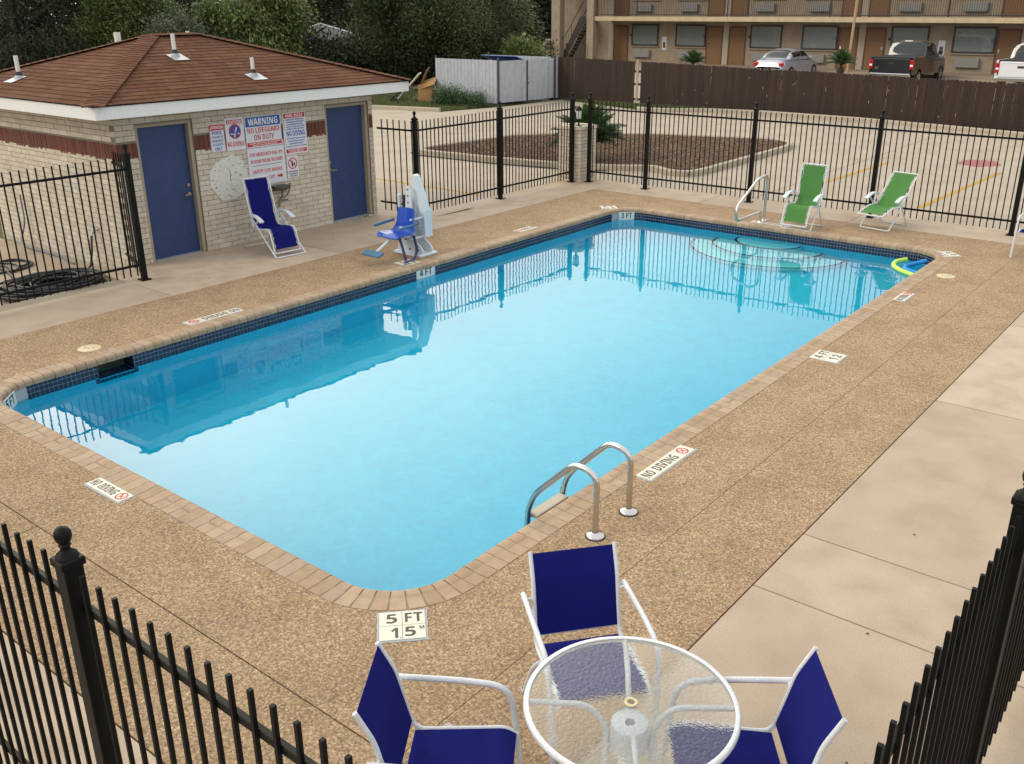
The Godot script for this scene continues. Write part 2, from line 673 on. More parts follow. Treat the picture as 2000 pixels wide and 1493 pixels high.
	mat("wood_dark2", lin(0.078, 0.045, 0.031), 0.9, {"tex": noise(34, 0.05, grey(0.6), Color.WHITE, 512, 5), "bump": grit, "relief": 0.1, "size": 1.1, "stain": blotch2, "stain_size": 1.4})
	mat("wood_pale", lin(0.45, 0.36, 0.25), 0.85, {"tex": fine, "size": 0.5})
	mat("pen_sheet", lin(0.56, 0.58, 0.63), 0.5, {"tex": fine, "size": 1.4, "stain": blotch2, "stain_size": 2.1})
	mat("dark_frame", lin(0.05, 0.05, 0.075), 0.6)
	mat("bin_blue", lin(0.03, 0.08, 0.28), 0.5, {"tex": fine, "size": 0.8})
	mat("bin_lid", lin(0.16, 0.22, 0.36), 0.5)
	mat("cardboard", lin(0.42, 0.22, 0.085), 0.85, {"tex": fine, "size": 0.8})
	mat("foam_board", lin(0.68, 0.64, 0.56), 0.8)
	mat("dark_board", lin(0.05, 0.04, 0.03), 0.85)
	mat("leaf", Color.WHITE, 0.6, {"vertex": true, "backlight": Color(0.6, 0.6, 0.6)})
	mat("bark", lin(0.075, 0.055, 0.04), 0.95, {"tex": grit, "bump": grit, "relief": 1.5, "size": 0.8})
	mat("frond", lin(0.018, 0.045, 0.013), 0.5, {"backlight": Color(0.2, 0.3, 0.1)})
	mat("lamp_glass", lin(0.62, 0.64, 0.62), 0.3)
	mat("motel_brick", lin(0.43, 0.345, 0.25), 0.85, {"tex": noise(35, 0.2, grey(0.8), Color.WHITE, 512, 3, FastNoiseLite.TYPE_VALUE), "size": 1.6, "stain": blotch2, "stain_size": 4.0})
	mat("motel_soffit", lin(0.22, 0.16, 0.11), 0.9, {"tex": fine, "size": 1.5})
	mat("motel_fascia", lin(0.66, 0.52, 0.33), 0.7, {"tex": fine, "size": 1.5, "stain": blotch2, "stain_size": 3.0})
	mat("motel_floor", lin(0.36, 0.28, 0.2), 0.85, {"tex": fine, "size": 1.5})
	mat("motel_door", lin(0.235, 0.12, 0.05), 0.6, {"tex": fine, "size": 0.8})
	mat("motel_strip", lin(0.47, 0.41, 0.31), 0.8, {"tex": fine, "size": 0.8})
	mat("motel_red", lin(0.13, 0.05, 0.032), 0.6)
	mat("bronze", lin(0.035, 0.025, 0.02), 0.5)
	mat("curtain", lin(0.27, 0.275, 0.25), 0.9, {"tex": noise(36, 0.05, grey(0.65), Color.WHITE), "size": 1.1})
	mat("unit_grey", lin(0.33, 0.32, 0.30), 0.6, {"tex": fine, "size": 0.4})
	var p := mat("pane", Color(0.75, 0.8, 0.8), 0.02)
	p.transparency = BaseMaterial3D.TRANSPARENCY_ALPHA
	p.albedo_color.a = 0.12
	mat("tinted", lin(0.012, 0.014, 0.014), 0.04, {"coat": 0.6})
	mat("car_silver", lin(0.40, 0.41, 0.47), 0.32, {"metal": 0.35, "coat": 1.0})
	mat("car_black", lin(0.008, 0.010, 0.012), 0.35, {"coat": 1.0})
	mat("car_white", lin(0.72, 0.72, 0.74), 0.4, {"coat": 0.8})
	mat("tail_red", lin(0.45, 0.01, 0.01), 0.2, {"coat": 0.6})
	mat("tyre", lin(0.015, 0.015, 0.015), 0.9)
	mat("pole_tan", lin(0.46, 0.32, 0.17), 0.7, {"tex": fine, "size": 0.6})
	mat("far_wall", lin(0.24, 0.17, 0.145), 0.8)
	mat("far_white", lin(0.34, 0.35, 0.36), 0.6)
	mat("octagon", lin(0.84, 0.83, 0.77), 0.7, {"tex": fine, "size": 0.5, "stain": blotch2, "stain_size": 0.4})
	mat("chip", lin(0.20, 0.16, 0.10), 0.9)
	mat("fountain", lin(0.16, 0.165, 0.14), 0.4, {"metal": 0.6})


# ------------------------------------------------------------------ ground, deck, pool
func build_ground() -> void:
	var hole := ring_poly(PO.grow(0.25), 0.9)
	var g := MB.new()
	for half in [rect(-260, -320, -6.8, 160), rect(-6.8, -320, 260, 160)]:
		for q in Geometry2D.clip_polygons(half, hole):
			g.prism(q, -0.26, -0.22, Transform3D.IDENTITY, false, false)
	structure("ground", g, M.turf)
	# the exposed-aggregate deck, cast in panels with open joints
	var deck := structure("pool_deck", null, null)
	var inner := ring_poly(PO.grow(-0.004), 0.736)
	var j := 0.005
	for r in [rect(DECK_L, DECK_F, -6.8, -2.62 - j), rect(-6.8, DECK_F, -2.9 - j, -2.62 - j)]:
		for q in Geometry2D.clip_polygons(r, inner):
			var p := MB.new()
			p.prism(q, -0.14, 0.0)
			put("deck_panel", p, M.aggregate, deck)
	for r in [[-2.9, DECK_F, DECK_R - j, -9.83 - j], [-2.9, -9.83 + j, DECK_R - j, -2.62 - j], [DECK_L, -2.62 + j, -6.74 - j, DECK_N - j], [-6.74 + j, -2.62 + j, DECK_R - j, DECK_N - j]]:
		var p := MB.new()
		p.prism(rect(r[0], r[1], r[2], r[3]), -0.14, 0.0)
		put("deck_panel", p, M.aggregate, deck)
	var bed := MB.new()
	for q in Geometry2D.clip_polygons(rect(DECK_L - 0.02, DECK_F - 0.02, -6.8, DECK_N + 0.02), inner):
		bed.prism(q, -0.2, -0.142)
	for q in Geometry2D.clip_polygons(rect(-6.8, DECK_F - 0.02, DECK_R + 0.02, DECK_N + 0.02), inner):
		bed.prism(q, -0.2, -0.142)
	structure("deck_bed", bed, M.earth)
	# smooth concrete walks round the deck
	var walk := structure("concrete_walk", null, null)
	j = 0.0065
	var slabs := []
	var zs := [-18.05, -15.4, -12.4, -9.37, -6.11, -5.26, -2.4, 0.6]
	for i in zs.size() - 1:
		slabs.append(rect(DECK_R + j, zs[i] + j, 1.6, zs[i + 1] - j))
	var xs := [-12.0, -8.9, -5.9, -2.62]
	slabs.append(rect(-2.62 + j, -18.05 + j, DECK_R - j, DECK_F - j))
	for i in xs.size() - 1:
		slabs.append(rect(xs[i] + j, -18.05, xs[i + 1] - j, DECK_F - j))
	slabs.append(poly([[-12.62, -18.05], [-12.0 - j, -18.05], [-12.0 - j, DECK_F - j], [DECK_L - j, DECK_F - j], [DECK_L - j, -14.9], [-12.55, -14.9], [-12.62, -15.2]]))
	slabs.append(poly([[DECK_L - j, -14.9 + 2 * j], [DECK_L - j, -12.0], [-13.18, -12.0], [-13.18, -12.36], [-12.45, -12.5], [-12.12, -12.9], [-12.06, -13.6], [-12.25, -14.3], [-12.5, -14.9 + 2 * j]]))
	slabs.append(rect(-13.36, -12.0 + 2 * j, DECK_L - j, -9.8 - j))
	slabs.append(rect(-13.36, -9.8 + j, DECK_L - j, -6.78 - j))
	slabs.append(rect(-12.52, -6.78 + j, DECK_L - j, -3.9))
	slabs.append(rect(-12.52, -3.9 + 2 * j, DECK_L - j, 0.6))
	slabs.append(rect(DECK_L + j, DECK_N + j, -6.0 - j, 0.6))
	slabs.append(rect(-6.0 + j, DECK_N + j, DECK_R - j, 0.6))
	for k in slabs.size():
		var p := MB.new()
		p.prism(slabs[k], -0.16, 0.0)
		put("slab", p, M["concrete%d" % (k * 7 % 4)], walk)
	var wb := MB.new()
	for r in [[-13.4, -18.0, DECK_L - 0.04, -12.42], [DECK_R + 0.04, -18.0, 1.58, 0.58], [-12.0, -18.02, DECK_R, DECK_F - 0.04], [-12.5, -12.42, DECK_L - 0.04, 0.58], [DECK_L - 0.03, DECK_N + 0.04, DECK_R + 0.03, 0.58]]:
		wb.prism(rect(r[0], r[1], r[2], r[3]), -0.215, -0.163)
	structure("walk_bed", wb, M.earth)
	# the yard beside the pool house, a step lower
	var yk := MB.new()
	yk.prism(rect(-12.80, -6.98, -12.53, 0.6), -0.2, -0.004)
	structure("yard_strip", yk, M.concrete_grey)  # narrow strip of darker grey concrete along the fence foot
	var yd := MB.new()
	yd.prism(rect(-19.0, -7.2, -12.81, 0.6), -0.24, -0.13)
	structure("yard_slab", yd, M.concrete1)
	# the parking lot
	var lot := structure("parking_lot", null, null)
	var field := [[[-17.62, -12.5], [-13.2, -12.5], [-12.66, -13.0], [-12.66, -18.07], [-8.6, -18.07], [-8.6, -34.9], [-20.0, -34.9], [-25.3, -35.2], [-25.3, -31.2], [-26.0, -28.0], [-29.5, -27.1], [-45, -24.0], [-45, -12.5]], [[-8.58, -18.07], [1.0, -18.07], [1.0, -26.8], [-8.58, -26.8]], [[-8.58, -26.82], [1.0, -26.82], [1.0, -33.5], [-8.58, -34.4]], [[1.02, -33.4], [1.02, -12.0], [12, -12.0], [12, -32.5]]]
	for f in field:
		var p := MB.new()
		p.prism(poly(f), -0.21, LOT)
		put("lot_slab", p, M.lot, lot)
	var lb := MB.new()
	for f in field:
		lb.prism(poly(f), -0.219, -0.212)
	for a in [[[-17.2, -15.72], [-13.4, -15.6], 0.10], [[-8.13, -21.3], [-7.98, -25.5], 0.11], [[-5.50, -19.9], [-5.29, -25.5], 0.11], [[-2.75, -19.5], [-2.6, -25.5], 0.11]]:
		var d := Vector3(a[1][0] - a[0][0], 0, a[1][1] - a[0][1])
		var p := MB.new()
		p.box(Vector3(a[0][0] + d.x / 2, LOT + 0.002, a[0][1] + d.z / 2), Vector3(a[2], 0.004, d.length()), turned(atan2(d.x, d.z)))
		structure("parking_line", p, M.yellow_paint)
	var ov := PackedVector2Array()
	for i in 28:
		var q := TAU * i / 28
		var rr := 1.0 + 0.08 * sin(q * 5.0 + 1.0) + 0.05 * sin(q * 11.0)
		ov.append(Vector2(-6.08 + 0.5 * rr * cos(q), -26.75 + 0.62 * rr * sin(q)))
	var op := MB.new()
	op.prism(ov, LOT, LOT + 0.004, Transform3D.IDENTITY, true, false)
	structure("painted_patch", op, M.red_paint)
	# kerbs
	var kp := [Vector2(-0.07, 0.0), Vector2(-0.07, 0.12), Vector2(-0.05, 0.14), Vector2(0.05, 0.14), Vector2(0.08, 0.11), Vector2(0.09, 0.0)]
	for path in [[[-12.0, -34.25], [-9.0, -33.7], [-6.0, -33.0], [2.0, -32.0], [12, -30.5]], [[-20.2, -32.95], [-19.1, -33.0], [-17.6, -34.0], [-15.6, -34.45], [-12.02, -34.27]], [[-45, -24.1], [-29.5, -27.15], [-26.1, -28.0]]]:
		var ks := MB.new()
		var pts := []
		for q in path:
			pts.append(Vector3(q[0], LOT - 0.05, q[1]))
		ks.sweep(pts, kp.map(func(e): return Vector2(e.x, e.y + 0.05)))
		structure("kerb", ks, M.kerb)
	var isl := [[-19.05, -19.75], [-18.75, -19.25], [-16.55, -19.35], [-13.92, -19.72], [-12.75, -20.25], [-12.1, -20.7], [-11.5, -20.3], [-11.0, -20.4], [-10.9, -21.0], [-11.0, -26.2], [-11.3, -27.0], [-12.0, -27.35], [-15.4, -26.3], [-17.6, -24.75], [-18.75, -23.4]]
	var ip := []
	for q in isl:
		ip.append(Vector3(q[0], LOT, q[1]))
	ip.reverse()
	var ik := MB.new()
	ik.sweep(arc([ip[-1]] + ip + [ip[0]], 0.25, 3).slice(1, -1), kp, true)
	structure("island_kerb", ik, M.kerb)
	var mb := MB.new()
	var far := []
	for q in isl:
		far.append([q[0], q[1]])
	mb.prism(poly(far), LOT - 0.04, LOT + 0.09)
	structure("mulch_bed", mb, M.mulch)
	var chips := []
	var ct := []
	var ipoly := poly(far)
	var chip := MB.new()
	chip.box(Vector3.ZERO, Vector3(0.06, 0.008, 0.022))
	while chips.size() < 7000:
		var q := Vector2(rng.randf_range(-19, -11), rng.randf_range(-27.3, -19.3))
		if Geometry2D.is_point_in_polygon(q, ipoly):
			chips.append(Transform3D(Basis.from_euler(Vector3(rng.randf_range(-0.5, 0.5), rng.randf() * TAU, rng.randf_range(-0.4, 0.4))).scaled(Vector3.ONE * rng.randf_range(0.5, 1.3)), Vector3(q.x, LOT + 0.095, q.y)))
			var k := rng.randf_range(0.6, 1.4)
			var br := rng.randf()
			ct.append(Color(0.23 * k, (0.105 + 0.05 * br) * k, (0.055 + 0.03 * br) * k))
	mat("chips", Color.WHITE, 0.95, {"vertex": true})
	var ch := many("mulch_chips", chip, M.chips, chips, ct, self)
	stuff(ch)
	var tar := MB.new()
	var tp := PackedVector2Array()
	for q in [[-19.2, -19.3], [-18.6, -18.95], [-17.6, -19.02], [-16.0, -19.05], [-14.4, -19.35], [-13.0, -19.9], [-13.1, -20.1], [-14.0, -19.62], [-16.5, -19.22], [-18.7, -19.14], [-19.1, -19.5]]:
		tp.append(Vector2(q[0], q[1]))
	tar.prism(tp, LOT, LOT + 0.004, Transform3D.IDENTITY, true, false)
	structure("asphalt_patch", tar, M.tar)
	# the motel's own lot behind the wooden fence climbs a little
	var ml := MB.new()
	ml.grid(func(u, v): return Vector3(lerpf(-46, 24, u), lerpf(-0.14, 0.36, v), lerpf(-35.4, -50.6, v)), 10, 6)
	structure("motel_lot", ml, M.lot)
	var mw := MB.new()
	mw.box(Vector3(-11, 0.2, -52.0), Vector3(70, 0.5, 3.0), Basis.IDENTITY, 0.03)
	structure("motel_walk", mw, M.motel_floor)


func pool_floor(z: float) -> float:
	return lerpf(-1.70, -1.08, clampf((-3.56 - z) / 12.2, 0.0, 1.0))


func build_pool() -> void:
	var tile_r := PO.grow(-0.225)
	var wall := ring_poly(tile_r, 0.515, 10)
	var ring := []      # add the corners of the skimmer's mouth to the left wall
	for i in wall.size():
		ring.append(wall[i])
		var nx := wall[(i + 1) % wall.size()]
		if absf(wall[i].x - tile_r.position.x) < 1e-4 and absf(nx.x - tile_r.position.x) < 1e-4 and wall[i].distance_to(nx) > 3.0:
			ring.append(Vector2(tile_r.position.x, -4.80))
			ring.append(Vector2(tile_r.position.x, -5.24))
	var sh := MB.new()
	var band := MB.new()
	for i in ring.size():
		var a: Vector2 = ring[i]
		var b: Vector2 = ring[(i + 1) % ring.size()]
		var mouth := absf(a.y + 4.80) < 1e-4 and absf(b.y + 5.24) < 1e-4
		var top := -0.30 if mouth else -0.245
		sh.fan([Vector3(a.x, pool_floor(a.y), a.y), Vector3(a.x, top, a.y), Vector3(b.x, top, b.y), Vector3(b.x, pool_floor(b.y), b.y)])
		if not mouth:
			band.fan([Vector3(a.x, -0.247, a.y), Vector3(a.x, -0.04, a.y), Vector3(b.x, -0.04, b.y), Vector3(b.x, -0.247, b.y)])
	var fl := PackedVector2Array(ring)
	var tri := Geometry2D.triangulate_polygon(fl)
	var s := sh.v.size()
	for q in fl:
		sh.vert(Vector3(q.x, pool_floor(q.y), q.y), Vector3.UP)
	for i in range(0, tri.size(), 3):
		var flip := (fl[tri[i + 1]] - fl[tri[i]]).cross(fl[tri[i + 2]] - fl[tri[i]]) > 0
		if flip:
			sh.tri_i(s + tri[i], s + tri[i + 2], s + tri[i + 1])
		else:
			sh.tri_i(s + tri[i], s + tri[i + 1], s + tri[i + 2])
	var root := structure("swimming_pool", null, null)
	put("basin", sh, M.plaster, root)
	var bd := put("tile_band", band, M.grout, root)
	# waterline tiles: three rows of small navy squares, left out where the depth is lettered
	var tl := MB.new()
	tl.tinted = true
	var skip := [[Vector2(-9.83, -10.1), 0.21], [Vector2(-9.68, -15.40), 0.20], [Vector2(-9.72, -3.80), 0.22], [Vector2(-3.97, -3.72), 0.2]]
	var per := 0.0
	for i in ring.size():
		var a: Vector2 = ring[i]
		var b: Vector2 = ring[(i + 1) % ring.size()]
		var len := a.distance_to(b)
		var d := (b - a) / maxf(len, 1e-6)
		var inn := Vector2(d.y, -d.x)
		if inn.dot(Vector2(-6.83, -9.6) - a) < 0:
			inn = -inn
		if absf(a.y + 4.80) < 1e-4 and absf(b.y + 5.24) < 1e-4:
			continue
		var cnt := maxi(1, int(round(len / 0.0525)))
		var st := len / cnt
		for k in cnt:
			var q := a + d * (k + 0.5) * st
			var out := false
			for e in skip:
				if q.distance_to(e[0]) < e[1]:
					out = true
			if out:
				continue
			for r in 4:
				var t := rng.randf()
				tl.tint = Color(0.004 + 0.004 * t, 0.008 + 0.010 * t, 0.035 + 0.035 * t)
				var yy := -0.072 - 0.0525 * r
				tl.box(Vector3(q.x + inn.x * 0.002, yy, q.y + inn.y * 0.002), Vector3(0.007, 0.047, st - 0.0055), Basis(Vector3(inn.x, 0, inn.y), Vector3.UP, Vector3(inn.x, 0, inn.y).cross(Vector3.UP)), 0.0015)
	# the border of tiles round the skimmer's mouth
	for k in 10:
		for r in 3:
			if (k == 0 or k == 9) or r > 0:
				tl.tint = Color(0.006, 0.02, 0.10)
				tl.box(Vector3(tile_r.position.x + 0.002, -0.28 - 0.0525 * r - 0.02, -4.78 - 0.0525 * (k)), Vector3(0.007, 0.047, 0.047), Basis.IDENTITY, 0.0015)
	stuff(put("waterline_tiles", tl, M.navy_tile, root))
	# the skimmer: a box behind the wall, its floor tiled
	var sk := MB.new()
	var x0 := tile_r.position.x
	sk.fan([Vector3(x0, -0.30, -4.80), Vector3(x0, -0.30, -5.24), Vector3(x0 - 0.32, -0.30, -5.24), Vector3(x0 - 0.32, -0.30, -4.80)], Vector3.UP)
	sk.fan([Vector3(x0 - 0.32, -0.30, -4.80), Vector3(x0 - 0.32, -0.30, -5.24), Vector3(x0 - 0.32, -0.05, -5.24), Vector3(x0 - 0.32, -0.05, -4.80)], Vector3.RIGHT)
	sk.fan([Vector3(x0, -0.30, -4.80), Vector3(x0 - 0.32, -0.30, -4.80), Vector3(x0 - 0.32, -0.05, -4.80), Vector3(x0, -0.05, -4.80)], Vector3.FORWARD)
	sk.fan([Vector3(x0, -0.30, -5.24), Vector3(x0, -0.05, -5.24), Vector3(x0 - 0.32, -0.05, -5.24), Vector3(x0 - 0.32, -0.30, -5.24)], Vector3.BACK)
	put("skimmer_box", sk, M.grout, root)
	var st2 := MB.new()
	st2.tinted = true
	for a in 8:
		for b in 4:
			st2.tint = Color(0.005, 0.012 + 0.01 * rng.randf(), 0.07)
			st2.box(Vector3(x0 - 0.03 - b * 0.054, -0.297, -4.83 - a * 0.054), Vector3(0.048, 0.008, 0.048))
		for r in 4:
			st2.box(Vector3(x0 - 0.318, -0.09 - r * 0.054, -4.83 - a * 0.054), Vector3(0.008, 0.048, 0.048))
	for b in 4:
		for r in 4:
			st2.box(Vector3(x0 - 0.03 - b * 0.054, -0.09 - r * 0.054, -5.238), Vector3(0.048, 0.048, 0.008))
	stuff(put("skimmer_tiles", st2, M.navy_tile, root))
	# lettered tile panels on the waterline
	panel(root, "4 FT", Vector2(-9.825, -10.1), Vector2(1, 0), 0.40)
	panel(root, "3 FT", Vector2(-9.652, -15.532), Vector2(0.707, 0.707), 0.31)
	panel(root, "5 FT", Vector2(-9.652, -3.738), Vector2(0.707, -0.707), 0.31)
	# three curved steps against the far wall
	var sx := -6.78
	for k in 3:
		var r: float = [0.62, 1.02, 1.42][k]
		var y: float = [-0.42, -0.68, -0.92][k]
		var p := PackedVector2Array()
		for i in 29:
			var a := PI * i / 28
			p.append(Vector2(sx + r * cos(a), tile_r.position.y + 0.01 + r * 0.86 * sin(a)))
		var b := MB.new()
		b.prism(p, -1.1, y)
		put("step", b, M.step_plaster, root)
		var e := MB.new()
		e.tinted = true
		e.tint = Color(0.004, 0.010, 0.05)
		for i in 56:
			var a := PI * (i + 0.5) / 56
			var q := Vector2(sx + (r - 0.03) * cos(a), tile_r.position.y + 0.01 + (r - 0.03) * 0.86 * sin(a))
			e.box(Vector3(q.x, y, q.y), Vector3(0.05, 0.008, 0.048 * r / 1.02), turned(-a))
		stuff(put("step_tiles", e, M.navy_tile, root))
	# water
	var wm := MB.new()
	wm.prism(ring_poly(tile_r.grow(0.002), 0.515, 12), WATER - 0.1, WATER, Transform3D.IDENTITY, false, false)
	wm.prism(rect(x0 - 0.318, -5.237, x0 - 0.002, -4.803), WATER - 0.1, WATER, Transform3D.IDENTITY, false, false)
	structure("pool_water", wm, M.water)
	# coping
	var cop := structure("pool_coping", null, null)
	var prof := [Vector2(0.0, -0.06), Vector2(0.0, 0.004), Vector2(0.125, 0.005), Vector2(0.155, 0.012), Vector2(0.195, 0.014), Vector2(0.222, 0.004), Vector2(0.236, -0.016), Vector2(0.236, -0.06)]
	var make := func(w0: float, w1: float) -> ArrayMesh:     # a brick across the edge: w0 wide outside, w1 inside; x runs inwards, z along
		var b := MB.new()
		var wd := func(x: float) -> float: return lerpf(w0, w1, x / 0.236) / 2.0
		for i in prof.size() - 1:
			var p: Vector2 = prof[i]
			var q: Vector2 = prof[i + 1]
			b.fan([Vector3(p.x, p.y, -wd.call(p.x)), Vector3(p.x, p.y, wd.call(p.x)), Vector3(q.x, q.y, wd.call(q.x)), Vector3(q.x, q.y, -wd.call(q.x))])
		var e1 := []
		var e2 := []
		for p in prof:
			e1.append(Vector3(p.x, p.y, -wd.call(p.x)))
			e2.append(Vector3(p.x, p.y, wd.call(p.x)))
		e2.reverse()
		b.fan(e1, Vector3(0, 0, -1))
		b.fan(e2, Vector3(0, 0, 1))
		return b.mesh()
	var mortar := MB.new()
	var loop := []
	for q in ring_poly(PO, 0.74, 10):
		loop.append(Vector3(q.x, 0, q.y))
	var straight: ArrayMesh = make.call(0.112, 0.112)
	var rr := 0.74
	var cs := [[Vector2(PO.end.x, PO.end.y), Vector2(-1, 0), Vector2(0, -1)], [Vector2(PO.position.x, PO.end.y), Vector2(0, -1), Vector2(1, 0)], [Vector2(PO.position.x, PO.position.y), Vector2(1, 0), Vector2(0, 1)], [Vector2(PO.end.x, PO.position.y), Vector2(0, 1), Vector2(-1, 0)]]
	# straights: outer edge point, inward direction
	var runs := [[Vector2(PO.position.x + rr, PO.end.y), Vector2(PO.end.x - rr, PO.end.y), Vector2(0, -1)], [Vector2(PO.position.x, PO.position.y + rr), Vector2(PO.position.x, PO.end.y - rr), Vector2(1, 0)], [Vector2(PO.position.x + rr, PO.position.y), Vector2(PO.end.x - rr, PO.position.y), Vector2(0, 1)], [Vector2(PO.end.x, PO.position.y + rr), Vector2(PO.end.x, PO.end.y - rr), Vector2(-1, 0)]]
	for r in runs:
		var len: float = r[0].distance_to(r[1])
		var cnt := int(round(len / 0.119))
		for k in cnt:
			var q: Vector2 = r[0].lerp(r[1], (k + 0.5) / cnt)
			var ii: Vector2 = r[2]
			var bx := Vector3(ii.x, 0, ii.y)
			var o := put("coping_brick", straight, M["coping%d" % (rng.randi() % 4)], cop, Transform3D(Basis(bx, Vector3.UP, bx.cross(Vector3.UP)), Vector3(q.x, rng.randf_range(-0.001, 0.001), q.y)))
			o.rotation.y += rng.randf_range(-0.008, 0.008)
	var wedges := 9
	var wedge: ArrayMesh = make.call(rr * PI / 2 / wedges - 0.016, (rr - 0.236) * PI / 2 / wedges - 0.008)
	var cc := [Vector2(PO.end.x - rr, PO.end.y - rr), Vector2(PO.position.x + rr, PO.end.y - rr), Vector2(PO.position.x + rr, PO.position.y + rr), Vector2(PO.end.x - rr, PO.position.y + rr)]
	for k in 4:
		for i in wedges:
			var a := (k + (i + 0.5) / wedges) * PI / 2
			var d := Vector2(cos(a), sin(a))
			var q: Vector2 = cc[k] + d * rr
			var bx := Vector3(-d.x, 0, -d.y)
			put("coping_brick", wedge, M["coping%d" % (rng.randi() % 4)], cop, Transform3D(Basis(bx, Vector3.UP, bx.cross(Vector3.UP)), Vector3(q.x, 0, q.y)))
	mortar.sweep(loop, [Vector2(-0.002, -0.058), Vector2(-0.002, -0.001), Vector2(0.15, 0.006), Vector2(0.20, 0.004), Vector2(0.226, -0.012), Vector2(0.23, -0.058), Vector2(-0.002, -0.058)], true)
	put("mortar", mortar, M.coping_mortar, cop)


func panel(root: Node3D, s: String, at: Vector2, inward: Vector2, w: float) -> void:
	var z := Vector3(inward.x, 0, inward.y).normalized()
	var b := Basis(Vector3.UP.cross(z), Vector3.UP, z)
	var p := MB.new()
	var k := 2
	for i in k:
		p.box(b * Vector3((i - (k - 1) / 2.0) * w / k, 0, 0), Vector3(w / k - 0.003, 0.152, 0.008), b, 0.001)
	var o := put("depth_tile", p, M.white_tile, root, Vector3(at.x, -0.118, at.y) + z * 0.006)
	words(o, s, b * Vector3(0, 0.012, 0.0055), w * 0.66, 0.10, M.print_dark, b)


# ------------------------------------------------------------------ pool house
const HX := -13.2          # front wall
const HZ0 := -7.3          # near side wall
const HZ1 := -12.34
const HXB := -17.52
const EAVE := 2.405

